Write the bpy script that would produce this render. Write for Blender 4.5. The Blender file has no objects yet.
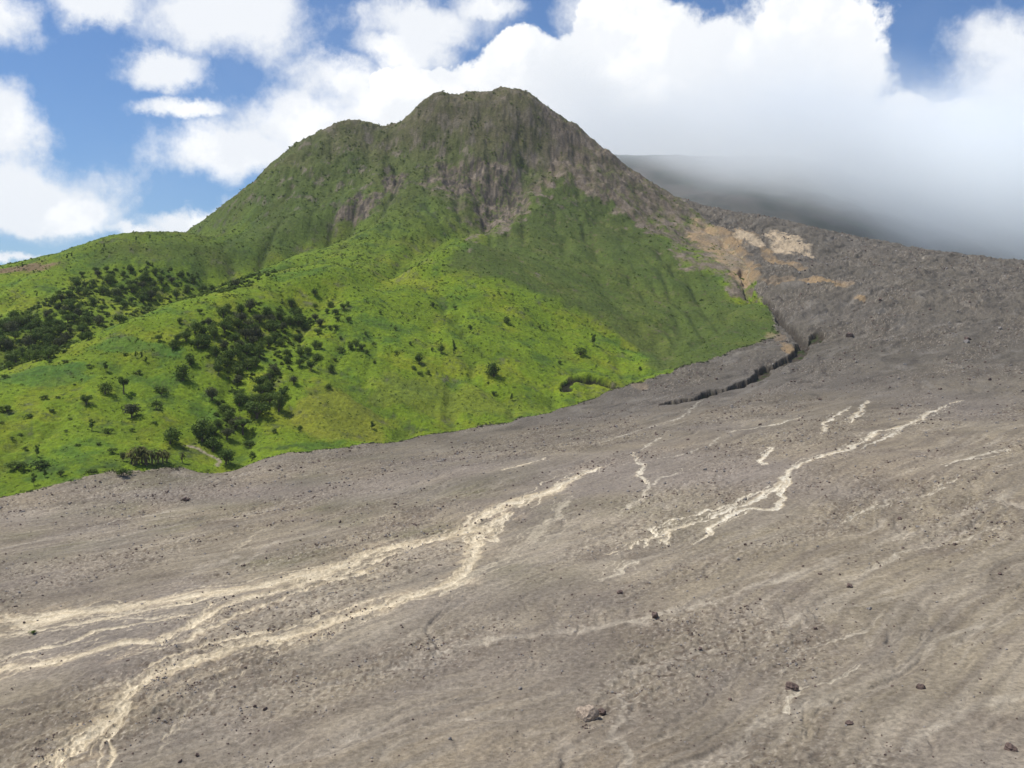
import bpy, math, random
import numpy as np
from mathutils import Vector
random.seed(7)
RS = np.random.RandomState(11)
scene = bpy.context.scene
COL = scene.collection
F = 1000.0
PITCH = math.radians(3.1)
CP, SP = math.cos(PITCH), math.sin(PITCH)

# ---------------------------------------------------------------- helpers
def ray(px, py):
    a, b = (px - 512) / F, (384 - py) / F
    return np.array([a, CP + b * SP, -SP + b * CP])

def P(px, py, D):
    r = ray(px, py)
    return r * (D / r[1])

_perm = RS.permutation(256)
_perm = np.concatenate([_perm, _perm])
_ang = RS.rand(256) * 2 * np.pi
_gx, _gy = np.cos(_ang), np.sin(_ang)

def perlin(x, y, seed=0):
    x = x + seed * 17.31; y = y + seed * 9.77
    xi = np.floor(x); yi = np.floor(y)
    xf = x - xi; yf = y - yi
    xi = xi.astype(np.int64) & 255; yi = yi.astype(np.int64) & 255
    u = xf * xf * xf * (xf * (xf * 6 - 15) + 10)
    v = yf * yf * yf * (yf * (yf * 6 - 15) + 10)
    def g(ix, iy, dx, dy):
        h = _perm[_perm[ix & 255] + (iy & 255)]
        return _gx[h] * dx + _gy[h] * dy
    a = g(xi, yi, xf, yf); b = g(xi + 1, yi, xf - 1, yf)
    c = g(xi, yi + 1, xf, yf - 1); d = g(xi + 1, yi + 1, xf - 1, yf - 1)
    ab = a + u * (b - a); cd = c + u * (d - c)
    return (ab + v * (cd - ab)) * 1.5

def fbm(x, y, scale, octaves=4, seed=0, gain=.5):
    r = 0; amp = 1.; f = 1. / scale; n = 0
    for o in range(octaves):
        r = r + amp * perlin(x * f, y * f, seed + o * 3.1)
        n += amp; amp *= gain; f *= 2.03
    return r / n

def ridged(x, y, scale, octaves=4, seed=0):
    r = 0; amp = 1.; f = 1. / scale; n = 0
    for o in range(octaves):
        r = r + amp * (1 - 2 * np.abs(perlin(x * f, y * f, seed + o * 3.1)))
        n += amp; amp *= .5; f *= 2.03
    return r / n

def sstep(a, b, x):
    t = np.clip((x - a) / (b - a), 0, 1)
    return t * t * (3 - 2 * t)

# ---------------------------------------------------------------- terrain control points
ctrl = []
def C(*pts):
    for p in pts: ctrl.append(P(*p))
def L(*pts, n=3):
    w = [P(*p) for p in pts]
    for a, b in zip(w[:-1], w[1:]):
        for k in range(n): ctrl.append(a + (b - a) * k / n)
    ctrl.append(w[-1])
# ash fan
C((-150,768,198),(-20,768,192),(250,768,185),(512,768,178),(800,768,169),(1124,768,160))
C((-150,1100,98),(512,1100,90),(1200,1100,84))
C((-120,640,270),(130,640,260),(380,640,250),(640,640,240),(900,640,226),(1140,640,212))
C((-60,540,395),(200,540,378),(450,540,352),(700,540,322),(950,540,296),(1160,540,280))
C((-150,515,455),(0,500,480),(120,480,518),(250,460,565),(512,460,500),(800,460,430),(1000,460,398),(1180,460,378))
C((380,443,630),(470,428,670),(620,420,640),(800,420,560),(1000,420,525),(1200,420,505))
C((590,402,740),(700,395,735),(690,370,820),(850,375,740),(1000,375,700),(1200,375,690))
C((760,345,900),(900,340,870),(1050,340,850),(1220,345,850))
C((790,305,1020),(950,300,1000),(1124,302,1000),(1240,305,1000))
C((760,272,1150),(860,272,1160),(1000,280,1150),(1150,285,1150))
L((690,211,1500),(760,219,1480),(850,240,1420),(930,255,1400),(1024,265,1400),(1124,275,1400),(1260,290,1400))
C((690,250,1850),(850,275,1800),(1024,295,1800),(1250,320,1800))
# summit ridge
C((205,243,1360),(190,247,1330),(232,206,1395),(175,252,1380),(150,258,1420),(215,250,1290))
L((200,240,1370),(215,224,1380),(250,185,1400),(300,152,1450),(350,126,1480),(385,131,1520),(405,124,1500),
  (430,101,1490),(470,96,1500),(510,93,1500),(530,99,1495),(560,126,1490),(600,151,1480),(640,181,1490),(690,211,1500), n=2)
# left hill
L((195,240,1280),(170,236,1200),(140,234,1150),(100,243,1120),(50,259,1100),(0,273,1080),(-80,290,1060),(-220,315,1040), n=2)
C((150,258,1090),(60,278,1030),(0,288,990),(-120,305,960))
C((100,300,950),(0,318,900),(200,283,1020),(-150,340,860),(40,300,960))
# valley under the left hill
L((330,232,1240),(260,262,1130),(200,286,1010),(140,312,900),(90,345,810),(0,372,730),(-150,400,670), n=2)
# upper bright spur
L((440,165,1400),(405,212,1230),(340,238,1150),(270,262,1080),(215,283,990), n=2)
# near spur crest
L((-150,425,570),(0,388,640),(60,361,690),(130,321,740),(200,300,790),(260,288,830),(340,270,900),(410,250,980),(450,232,1060), n=2)
# near slope
C((0,420,590),(0,460,530),(100,440,565),(100,385,635),(100,480,512),(200,467,543),(200,400,640),(200,345,712),
  (300,450,590),(300,400,660),(300,340,765),(300,300,845),(400,437,645),(400,380,725),(400,330,820),(400,290,900),
  (500,420,685),(500,370,765),(500,320,865),(500,275,975))
# triangular green face
L((600,160,1465),(590,182,1400),(560,202,1330),(480,250,1140),(430,275,1040),(400,290,960), n=2)
C((600,215,1330),(680,260,1200),(745,300,1080),(772,325,970),(600,300,1010),(650,350,900),(600,388,770),
  (680,300,1060),(560,240,1210),(550,398,745),(640,370,835),(740,345,925),(600,260,1140))
# upper rocky flanks and the gully between spur and face
L((520,175,1390),(500,205,1300),(470,225,1225),(430,245,1140), n=2)
C((480,150,1420),(470,190,1350),(420,170,1385),(350,200,1290),(300,215,1260),(330,170,1400),(400,150,1440),
  (540,140,1450),(560,160,1440),(650,215,1390),(700,250,1290),(725,225,1430),(750,270,1180),(790,245,1330),(840,262,1280))
# back side
for px, z in ((-200,-60),(0,-20),(200,40),(400,60),(600,60)):
    D = 2000; ctrl.append(np.array([(px - 512) / F * D, D, z]))
for px in (-400, 0, 400, 800, 1200, 1500):
    D = 2500; ctrl.append(np.array([(px - 512) / F * D, D, -80.]))
ctrl += [np.array([-700., 60., -95.]), np.array([700., 60., -70.]), np.array([-300., -200., -100.]), np.array([300., -200., -85.]),
         np.array([-1500., 700., -60.]), np.array([-1700., 1500., -40.]), np.array([1500., 700., 10.]), np.array([1700., 1500., 40.])]
ctrl = np.array(ctrl)
cxy = ctrl[:, :2]; N = len(ctrl)
d = np.sqrt(((cxy[:, None] - cxy[None]) ** 2).sum(-1))
A = np.zeros((N + 3, N + 3)); A[:N, :N] = -d + np.eye(N) * 2.0
A[:N, N] = 1; A[:N, N + 1:] = cxy / 1000.; A[N, :N] = 1; A[N + 1:, :N] = (cxy / 1000.).T
W = np.linalg.solve(A, np.concatenate([ctrl[:, 2], [0, 0, 0]]))

GS = 5.0
X0, X1, Y0, Y1 = -1900., 1900., 0., 2550.
gx = np.arange(X0, X1 + 1, GS); gy = np.arange(Y0, Y1 + 1, GS)
GX, GY = np.meshgrid(gx, gy)
H = np.zeros_like(GX)
for i in range(GX.shape[0]):
    r = np.sqrt((GX[i][:, None] - cxy[:, 0]) ** 2 + (GY[i][:, None] - cxy[:, 1]) ** 2)
    H[i] = -r @ W[:N] + W[N] + W[N + 1] * GX[i] / 1000 + W[N + 2] * GY[i] / 1000
def blur(a, n):
    for _ in range(n):
        p = np.pad(a, 1, mode='edge')
        a = (p[:-2, 1:-1] + p[2:, 1:-1] + p[1:-1, :-2] + p[1:-1, 2:] + 4 * p[1:-1, 1:-1]) / 8
    return a
H = blur(H, 8)

def samp(G, x, y):
    """smooth (Catmull-Rom) lookup of a world grid"""
    fx = np.clip((x - X0) / GS, 1, G.shape[1] - 3.001); fy = np.clip((y - Y0) / GS, 1, G.shape[0] - 3.001)
    ix = np.floor(fx).astype(int); iy = np.floor(fy).astype(int)
    tx = fx - ix; ty = fy - iy
    def w(t): return (-.5*t+t*t-.5*t**3, 1-2.5*t*t+1.5*t**3, .5*t+2*t*t-1.5*t**3, -.5*t*t+.5*t**3)
    wx, wy = w(tx), w(ty); r = 0
    for j in range(4):
        s = 0
        for i in range(4): s = s + wx[i] * G[iy + j - 1, ix + i - 1]
        r = r + wy[j] * s
    return r

def hit(px, py, G=None, start=120.):
    """where the sight line through a point of the photo first meets the ground"""
    r = ray(px, py); r = r / r[1]
    G = H if G is None else G
    D = np.arange(start, 2400., 1.5)
    z = samp(G, r[0] * D, D)
    below = np.nonzero(z > r[2] * D)[0]
    if len(below) == 0: k = len(D) - 1 if py < 300 else 0
    else: k = below[0]
    return np.array([r[0] * D[k], D[k], z[k]])
def hits(pts, G=None): return [hit(*p[:2], G=G) for p in pts]

def catmull(pts, step):
    pts = [np.asarray(p, float) for p in pts]
    P_ = [2 * pts[0] - pts[1]] + pts + [2 * pts[-1] - pts[-2]]
    out = []
    for i in range(1, len(P_) - 2):
        n = max(1, int(np.linalg.norm(P_[i + 1][:2] - P_[i][:2]) / step))
        for k in range(n):
            t = k / n
            out.append(.5 * (2*P_[i] + (P_[i+1]-P_[i-1])*t + (2*P_[i-1]-5*P_[i]+4*P_[i+1]-P_[i+2])*t*t + (3*P_[i]-P_[i-1]-3*P_[i+1]+P_[i+2])*t**3))
    out.append(P_[-2])
    return np.array(out)

def inpoly(x, y, poly):
    c = np.zeros(x.shape, bool); n = len(poly); j = n - 1
    for i in range(n):
        xi, yi = poly[i][:2]; xj, yj = poly[j][:2]
        if yi != yj:
            c ^= ((yi > y) != (yj > y)) & (x < (xj - xi) * (y - yi) / (yj - yi) + xi)
        j = i
    return c

def pdist(x, y, pts, taper=None):
    """distance to a polyline on arbitrary points"""
    best = np.full(x.shape, 1e9)
    for a, b in zip(pts[:-1], pts[1:]):
        dx, dy = b[0] - a[0], b[1] - a[1]; l2 = dx * dx + dy * dy + 1e-9
        t = np.clip(((x - a[0]) * dx + (y - a[1]) * dy) / l2, 0, 1)
        best = np.minimum(best, (x - a[0] - t * dx) ** 2 + (y - a[1] - t * dy) ** 2)
    return np.sqrt(best)

# outline of the fan (where ash meets the green slope), in world metres
edge_px = [(-160,530),(-60,516),(0,499),(60,487),(130,475),(200,466),(225,465),(260,457),(330,450),(400,440),(470,429),(520,419),(560,411),
           (600,396),(640,384),(700,366),(745,352),(775,338),(774,322),(762,300),(752,280),(740,258),(722,238),(705,222),(692,212)]
edge_w = hits(edge_px)
edge_c = catmull(edge_w, 12.)
fan_poly = [(-900, 330.)] + [tuple(p[:2]) for p in edge_c] + [(260., 1900.), (260., 2600.), (2500., 2600.), (2500., -50.), (-900., -50.)]
fan_grid = inpoly(GX, GY, fan_poly).astype(float)
fanS = blur(fan_grid, 6)
# mountain relief
mtn = 1 - fanS
warp = fbm(GX, GY, 260, 3, 5) * 60
hmask = sstep(60, 260, H)
H1 = H + mtn * ((fbm(GX + warp, GY, 190, 5, 1)) * (11 + 9 * hmask) + ridged(GX, GY + warp, 85, 4, 2) * (1.4 + 6.5 * hmask))
H1 += fanS * sstep(500, 1100, GY) * ridged(GX + warp, GY, 150, 5, 8) * 5.0
# soft gully lines by flow accumulation
for rnd, kc in ((0, 1.0), (1, .8)):
    Hs = blur(H1, 1)
    ny, nx = Hs.shape
    p = np.pad(Hs, 1, constant_values=1e9)
    offs = [(-1,-1),(-1,0),(-1,1),(0,-1),(0,1),(1,-1),(1,0),(1,1)]
    drop = np.stack([(Hs - p[1+a:ny+1+a, 1+b:nx+1+b]) / math.hypot(a, b) for a, b in offs])
    bi = drop.argmax(0); mx = drop.max(0)
    idx = np.arange(ny * nx).reshape(ny, nx)
    offi = np.array([a * nx + b for a, b in offs])
    rec = np.where(mx > 0, idx + offi[bi], idx).ravel()
    acc = [1.0] * (ny * nx); recl = rec.tolist()
    for i in np.argsort(-Hs.ravel()).tolist():
        r_ = recl[i]
        if r_ != i: acc[r_] += acc[i]
    acc = np.array(acc).reshape(ny, nx)
    la = np.log2(acc)
    carve = np.clip(la - 3.2, 0, 5.5)
    carve = blur(carve, 1)
    slope = np.hypot(*np.gradient(blur(Hs, 3), GS))
    H1 = H1 - carve * kc * (.3 + 1.5 * np.clip(slope, 0, .75)) * (mtn * .75 + .05 + fanS * .5 * sstep(900, 1200, GY))
    flowmap = carve if rnd == 0 else np.maximum(flowmap, carve)
H2 = blur(H1, 1)
# wooded gully on the near slope and the deep ravine through the deposit
gul = catmull(hits([(325,292),(290,318),(262,340),(243,372),(252,400),(238,428),(222,450),(214,462)]), 8.)
dg = pdist(GX, GY, gul)
H2 -= 5.5 * np.exp(-(dg / 22) ** 2)
for vpts, vw, vd in (([(345,226),(300,246),(250,260),(205,272),(160,286)], 42., 20.), ([(535,165),(505,195),(470,222),(420,250),(370,275)], 22., 11.),
                     ([(300,267),(250,277),(200,291),(150,305),(90,330),(40,352)], 34., 12.), ([(600,210),(590,240),(600,270),(612,300),(640,330)], 10., 3.5),
                     ([(680,262),(690,285),(700,305),(715,330)], 9., 3.), ([(385,130),(370,160),(330,190)], 30., 9.)):
    dv_ = pdist(GX, GY, catmull(hits(vpts), 12.)); H2 -= vd * np.exp(-(dv_ / vw) ** 2)
rav_px = [(818,338),(803,350),(790,362),(770,370),(752,382),(730,390),(712,394),(695,401),(672,405)]
rav = catmull(hits(rav_px), 6.)
k = np.arange(len(rav)) * 1.1
rav[:, 0] += 5 * np.array([perlin(np.array([t * .35]), np.array([3.3]))[0] for t in k])
rav[:, 1] += 7 * np.array([perlin(np.array([t * .3]), np.array([7.7]))[0] for t in k])
dr = pdist(GX, GY, rav)
H2 -= 1.0 * np.exp(-(dr / 18) ** 2)
rav2 = catmull(hits([(742,270),(748,292),(768,305),(780,318),(806,345)]), 6.)
dr2 = pdist(GX, GY, rav2)
H2 -= 3.0 * np.exp(-(dr2 / 12) ** 2)
# dark undercut bank beside the edge of the flow
bank = catmull(hits([(566,390),(572,381),(590,378),(612,384)]), 4.)
H3 = H2

def fine(x, y, z, fan):
    """metre-scale relief"""
    t1 = (x * .68 + y * .73); t2 = (x * .73 - y * .68)      # along / across the flow
    w = fbm(x, y, 90, 3, 21) * 26
    ch = ridged((t2 + w) * 2.4, t1 * .55, 60, 4, 31)
    lump = fbm(x, y, 7, 5, 41, .62)
    rough = sstep(-.25, .35, fbm(t2 * 2.1 + w, t1 * .7, 75, 3, 55))
    farr = sstep(650, 1100, y)
    hf = ch * (.5 + 3.4 * farr) + fbm(x, y, 2.2, 3, 43) * (.16 + .45 * rough) + lump * (.22 + 1.0 * rough + 3.6 * farr) + ridged(x, y, 16, 3, 47) * .5 * farr
    hm = sstep(60, 230, z)
    hm2 = fbm(x, y, 26, 5, 61, .6) * (1.3 + 5.5 * hm) + ridged(x, y, 11, 3, 66) * (.5 + 2.0 * hm)
    hm2 = hm2 + np.abs(fbm(x, y, 5, 3, 69)) * .9
    th = sstep(.62, .9, ridged((t2 + w * 1.4) * 1.8, t1 * .5, 42, 4, 51)) * sstep(-.2, .3, fbm(x, y, 110, 2, 53))
    th2 = sstep(.6, .92, ridged((t2 + w) * 1.5, t1 * .6, 15, 3, 57))
    hf = hf - (.75 * th + .3 * th2) * (1 - farr) - 2.2 * th * farr
    return fan * hf + (1 - fan) * hm2

# ---------------------------------------------------------------- polar sheet, dense where it is looked at
azs = np.concatenate([np.linspace(-52, -29, 90, endpoint=False), np.linspace(-29, 29, 1220), np.linspace(29, 52, 91)[1:]])
rs = np.concatenate([np.geomspace(30, 150, 50, endpoint=False), np.geomspace(150, 2450, 1260)])
AZ, RR = np.meshgrid(np.radians(azs), rs)
VX = RR * np.sin(AZ); VY = RR * np.cos(AZ)
NR, NA = VX.shape
base = samp(H3, VX, VY)
fan_soft = samp(fanS, VX, VY)
# irregular outline of the deposit
jx = fbm(VX, VY, 22, 5, 71, .62) * 9; jy = fbm(VX, VY, 22, 5, 73, .62) * 9
isfan = inpoly(VX + jx, VY + jy, fan_poly)
fanv = isfan.astype(float)
def gblur(a, n):
    for _ in range(n):
        p = np.pad(a, 1, mode='edge')
        a = (p[:-2, 1:-1] + p[2:, 1:-1] + p[1:-1, :-2] + p[1:-1, 2:] + 4 * p[1:-1, 1:-1]) / 8
    return a
fanv_s = gblur(fanv, 2)
VZ = base + fine(VX, VY, base, fan_soft) + fanv_s * 1.1 * sstep(1400, 700, VY)

la_r = np.log(rs)
def brush(pts, width, power=2., jitter=0., seed=0, hard=None, field=None, taper=False):
    """coverage 0..1 of a stroke (world polyline, width in metres) on the sheet"""
    out = field if field is not None else np.zeros_like(VX)
    base_w = width; m_ = max(1, len(pts) - 1)
    for i, (a, b) in enumerate(zip(pts[:-1], pts[1:])):
        if taper: width = base_w * (.25 + .75 * min(1., (i + .5) / m_ * 6, (m_ - i - .5) / m_ * 6))
        w = width * 2.5 + abs(jitter)
        xs = (a[0], b[0]); ys = (a[1], b[1])
        corners = [(xx, yy) for xx in (min(xs) - w, max(xs) + w) for yy in (min(ys) - w, max(ys) + w)]
        az = [math.degrees(math.atan2(c[0], c[1])) for c in corners]; rr = [math.hypot(*c) for c in corners]
        r0 = np.searchsorted(rs, min(min(rr), min(c[1] for c in corners))); r1 = np.searchsorted(rs, max(rr)) + 1
        a0 = np.searchsorted(azs, min(az)); a1 = np.searchsorted(azs, max(az)) + 1
        if r1 <= r0 or a1 <= a0: continue
        sl = (slice(r0, r1), slice(a0, a1))
        x = WX[sl]; y = WY[sl]
        dx, dy = b[0] - a[0], b[1] - a[1]; l2 = dx * dx + dy * dy + 1e-9
        t = np.clip(((x - a[0]) * dx + (y - a[1]) * dy) / l2, 0, 1)
        dd = np.sqrt((x - a[0] - t * dx) ** 2 + (y - a[1] - t * dy) ** 2)
        c = 1 - sstep(width * .45, width * 1.05, dd) if hard else np.exp(-(dd / width) ** power)
        out[sl] = np.maximum(out[sl], c)
    return out
# the strokes wander with the ground: a warped copy of the coordinates
WX = VX + fbm(VX, VY, 16, 4, 81, .6) * 5.0; WY = VY + fbm(VX, VY, 16, 4, 85, .6) * 5.0

# ravines carved in the sheet
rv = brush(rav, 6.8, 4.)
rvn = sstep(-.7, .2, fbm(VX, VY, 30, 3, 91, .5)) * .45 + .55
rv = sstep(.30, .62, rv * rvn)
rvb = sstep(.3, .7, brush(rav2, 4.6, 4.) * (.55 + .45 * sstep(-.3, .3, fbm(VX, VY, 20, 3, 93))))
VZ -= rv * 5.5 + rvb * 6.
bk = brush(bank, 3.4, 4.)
VZ -= bk * 4.5
VZ += brush(bank + np.array([2., 8., 0.]), 7., 2.) * 3.5

STREAMS = [  # (points in the photo, width in photo pixels, strength)
 ([(600,470),(575,480),(560,490),(540,498),(520,505),(505,508),(490,515),(480,525),(470,533),(440,542),(415,548),(395,552),(375,556),(360,562),(340,570),(320,575),(295,582),(260,590),(220,596),(170,605),(120,613),(60,620),(-120,640)], 4.6, 1.),
 ([(395,552),(372,562),(340,573),(318,577),(300,590),(262,598),(222,612),(195,628),(150,648),(100,655),(60,665),(-120,700)], 3.4, .85),
 ([(360,560),(345,574),(365,578),(340,583),(310,582)], 3., .8),
 ([(300,588),(330,575),(350,568)], 4.5, .9),
 ([(500,510),(505,520),(490,530),(478,540),(470,548),(475,560),(470,572),(455,585),(430,597),(400,606),(370,615),(340,627),(310,635),(280,645),(240,652),(200,665),(160,680),(130,697),(118,715),(100,735),(70,760),(55,790)], 4.2, 1.),
 ([(490,512),(470,520),(485,545),(500,535),(510,515)], 2.2, .8),
 ([(430,597),(380,604),(340,614),(300,630),(250,640),(200,652),(150,672)], 2.6, .75),
 ([(400,606),(350,624),(290,648),(230,672),(180,690),(140,720)], 2.2, .55),
 ([(420,548),(370,566),(330,585),(290,600),(240,618),(200,640),(120,664)], 2.6, .8), ([(340,572),(290,580),(230,598),(160,612),(80,630),(-100,650)], 3.2, .8), ([(330,565),(250,590),(180,608),(100,622),(-100,640)], 2.2, .6),
 ([(250,645),(180,668),(120,690),(60,706),(0,716)], 2.2, .4), ([(410,606),(330,640),(260,668),(190,720),(150,770)], 2., .4),
 ([(190,618),(150,626),(90,640),(40,655),(-120,690)], 3.2, .8),
 ([(240,600),(200,612),(150,622),(60,632),(-120,665)], 2.6, .6),
 ([(205,608),(198,620),(190,630)], 2.4, .8),
 ([(0,622),(30,628),(60,622),(110,612)], 6., .7),
 ([(118,715),(80,745),(40,772)], 2.6, .8), ([(118,712),(108,745),(112,790)], 3.0, .8), ([(112,735),(95,760),(98,790)], 2., .6),
 ([(962,402),(945,408),(905,428),(880,433),(870,440),(840,455),(815,462),(790,475),(780,485),(768,498),(750,508),(735,512),(700,525),(670,535),(645,545),(610,558)], 2.9, .8),
 ([(790,475),(782,495),(775,514),(755,512),(722,522),(710,540),(690,550)], 2.2, .95),
 ([(775,490),(750,500),(720,512),(680,522),(655,535),(648,552)], 1.8, .9), ([(735,512),(715,530),(700,545)], 2., .8), ([(668,535),(665,552)], 1.6, .8),
 ([(868,403),(858,414),(850,425)], 2.4, .9), ([(850,408),(828,424),(822,436)], 2., .8), ([(905,428),(882,442),(858,452)], 2.2, .6),
 ([(800,420),(770,428),(728,434)], 1.9, .7), ([(768,450),(762,468)], 2.2, .85), ([(1010,452),(970,462),(940,470)], 2.6, .5),
 ([(632,455),(642,475),(647,487)], 2.4, .75), ([(545,460),(518,470),(500,474)], 2.2, .8), ([(850,455),(800,462)], 1.6, .5),
 ([(660,440),(640,452)], 1.5, .6), ([(540,430),(470,437),(400,450)], 1.8, .5), ([(600,432),(560,438)], 1.5, .4),
 ([(560,520),(520,555),(480,575),(440,600)], 4.5, .35), ([(575,500),(530,540),(510,560)], 4., .35),
 ([(700,402),(680,420),(640,432),(600,446)], 1.7, .5), ([(690,470),(660,482),(640,500),(620,520)], 1.8, .4), ([(720,440),(700,452),(660,462)], 1.5, .4), ([(960,480),(920,500),(880,508),(840,530)], 1.8, .4),
 ([(1000,530),(960,545),(900,560),(860,580)], 1.8, .25), ([(300,520),(260,535),(230,560)], 1.8, .35), ([(880,620),(850,640),(800,660),(780,680)], 2., .2),
 ([(860,672),(820,690),(790,705),(775,722)], 2.6, .4), ([(640,566),(600,585)], 3., .35),
]
WASHES = [  # broad pale smooth bands of fine ash
 ([(1060,470),(960,520),(880,548),(780,585),(640,625),(480,650),(300,700)], 10, .5),
 ([(1060,610),(960,640),(900,672),(840,700),(780,720),(740,760),(700,800)], 9, .6),
 ([(1060,690),(960,720),(900,760)], 9, .6), ([(900,560),(850,590),(790,630),(740,660)], 7, .5),
 ([(620,800),(615,740),(622,700),(640,672)], 6, .55), ([(200,510),(130,522),(60,540),(-30,560)], 6, .5),
 ([(1060,560),(900,600),(760,640),(600,690),(400,740)], 7, .4), ([(290,525),(240,545),(190,580)], 5, .35),
 ([(1060,430),(900,480),(760,530),(600,575),(420,620),(250,700)], 8, .3), ([(60,640),(180,600),(300,560)], 16, .3),
 ([(240,560),(190,580),(170,590)], 8, .5), ([(280,545),(230,575)], 6, .4),
]
def to_world(pts, wpx, step=4.):
    w = hits(pts, H3); D = np.array([p[1] for p in w]); return catmull(w, step), wpx * D.mean() / F
stream = np.zeros_like(VX)
widemod = .55 + .9 * sstep(-.5, .6, fbm(VX, VY, 22, 3, 101))
brk = sstep(-.45, .15, fbm(VX, VY, 9, 4, 103))
fib = fbm((VX * .73 - VY * .68) * 3., (VX * .68 + VY * .73) * .5, 4.5, 4, 105, .65)
for n, (pts, w, s) in enumerate(STREAMS):
    wp, ww = to_world(pts, w)
    f = brush(wp, ww * .95, 2., taper=True)
    f = sstep(.30, .98, f * (.50 + .50 * widemod) + .22 * fib * (f > .1)) * (.35 + .65 * brk)
    stream = np.maximum(stream, f * s)
    for sd in range(6 if w > 2.9 else 3):      # side strands make the bed braid
        off = catmull(hits(pts, H3), 9.)
        kk = np.arange(len(off)) * .6
        sh = np.array([perlin(np.array([q * (.35 + .07 * sd)]), np.array([n * 3.3 + sd * 7.7]))[0] for q in kk]) * ww * (2.0 + 1.7 * sd)
        off[:, 0] += sh * .7; off[:, 1] -= sh
        f = brush(off, ww * (.46 - .04 * sd), 2., taper=True)
        stream = np.maximum(stream, sstep(.3, .95, f * (.5 + .6 * widemod)) * s * .7 * (.2 + .8 * brk))
wash = np.zeros_like(VX)
for pts, w, s in WASHES:
    wp, ww = to_world(pts, w, 8.)
    wash = np.maximum(wash, brush(wp, ww, 2., taper=True) * s)
halo = np.zeros_like(VX)
for pts, w, s in STREAMS[:9]:
    wp, ww = to_world(pts, w, 8.)
    halo = np.maximum(halo, brush(wp, ww * 5.5, 2.) * s)
halo2 = np.zeros_like(VX)
for pts, w, s in STREAMS:
    if s >= .7:
        wp, ww = to_world(pts, w, 8.); halo2 = np.maximum(halo2, brush(wp, ww * (3.6 if w > 3.3 else 2.0), 2., taper=True) * min(1, s * 1.05))
VZ -= stream * .55

# ---------------------------------------------------------------- surface colours (what the ground is made of, with some painted cloud shade)
def mix(a, b, t):
    return a * (1 - t[..., None]) + np.asarray(b, float) * t[..., None]
x, y, z = VX, VY, VZ
t1 = (x * .68 + y * .73); t2 = (x * .73 - y * .68)
wv = fbm(x, y, 90, 3, 21) * 26
streak = fbm((t2 + wv) * 3.2, t1 * .42, 36, 5, 111, .6)
streak2 = fbm((t2 + wv) * 2.2, t1 * .30, 120, 4, 113)
mott = fbm(x, y, 34, 5, 115, .6)
grain = fbm(x, y, 3.2, 4, 117, .7)
big = fbm(x, y, 170, 3, 119)
ash = np.zeros(VX.shape + (3,)); ash[:] = (.222, .190, .142)
ash = mix(ash, (.150, .126, .100), sstep(-.10, .45, streak) * .85)
ash = mix(ash, (.30, .262, .208), sstep(.0, .5, -streak2 + mott * .5) * .7)
ash = mix(ash, (.135, .112, .090), sstep(.0, .4, mott) * .8)
ash = mix(ash, (.245, .20, .145), sstep(.0, .5, big) * .5)
olive = sstep(-.05, .4, fbm(x, y, 60, 4, 121)) * sstep(700, 520, y) * sstep(240, 330, y) * sstep(120, -20, x)
ash = mix(ash, (.135, .125, .078), olive * .75)
ash = mix(ash, (.46, .37, .25), halo * sstep(-.3, .35, fbm((t2 + wv) * 2.5, t1 * .7, 12, 5, 123, .6)) * .75)
wash = sstep(.22, .72, wash * 1.35 + (wash > .03) * .34 * fbm((t2 + wv) * 2.2, t1 * .6, 13, 5, 139, .6))
ash = mix(ash, (.335, .298, .242), np.clip(wash, 0, .85) * (.45 + .55 * sstep(-.4, .3, mott + grain * .6)))
wq = fbm(x, y, 90, 3, 21) * 26
th = sstep(.62, .9, ridged((t2 + wq * 1.4) * 1.8, t1 * .5, 42, 4, 51)) * sstep(-.2, .3, fbm(x, y, 110, 2, 53))
th2 = sstep(.6, .92, ridged((t2 + wq) * 1.5, t1 * .6, 15, 3, 57)) * sstep(-.1, .35, fbm(x, y, 40, 3, 59))
ash = mix(ash, (.36, .32, .265), np.clip(th * .75 + th2 * .5, 0, .8) * sstep(-.5, .2, grain + mott))
fl3 = sstep(.35, .85, ridged((t2 + wq * .45) * 5.0, t1 * .34, 40, 4, 141)) * sstep(-.35, .3, fbm(x, y, 70, 3, 143))
ash = mix(ash, (.30, .268, .222), fl3 * .5)
ash = mix(ash, (.13, .112, .094), sstep(.35, .8, ridged((t2 + wq * .5) * 4.2, t1 * .3, 33, 4, 145)) * .45)
mauve = sstep(-.1, .4, fbm(x, y, 140, 3, 129))
ash = mix(ash, (.182, .160, .148), mauve * .65)
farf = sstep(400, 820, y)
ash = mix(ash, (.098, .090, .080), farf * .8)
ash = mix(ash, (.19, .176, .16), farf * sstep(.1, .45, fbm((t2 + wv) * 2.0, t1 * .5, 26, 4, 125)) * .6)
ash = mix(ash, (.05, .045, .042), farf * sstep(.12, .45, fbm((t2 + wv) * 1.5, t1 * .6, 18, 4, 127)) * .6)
sheet = sstep(.34, .80, halo2 * (.85 + .95 * fbm((t2 + wv) * 3.4, t1 * .55, 15, 5, 137, .62)))
speck = perlin(x / .9, y / .9, 131); speck2 = perlin(x / 1.7, y / 1.7, 133)
band = brush(catmull(hits([(0,512),(150,492),(300,472),(450,462),(600,440)], H3), 10.), 26., 2.) * .9
roughz = np.maximum(band * sstep(-.3, .2, mott), 1) * 0 + np.maximum(band, 0) + (1 - band) * sstep(-.25, .35, fbm(t2 * 2.1 + wv, t1 * .7, 75, 3, 55))
ash = mix(ash, (.10, .078, .062), sstep(.2, .5, speck2) * (.06 + .7 * roughz))
ash = mix(ash, (.40, .36, .31), sstep(.32, .6, speck) * (.12 + .4 * roughz))
ash = mix(ash, (.52, .44, .315), sheet * .66)
ash = mix(ash, (.58, .51, .39), np.clip(stream, 0, 1) * sstep(620, 400, y + x * .1) )
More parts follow.
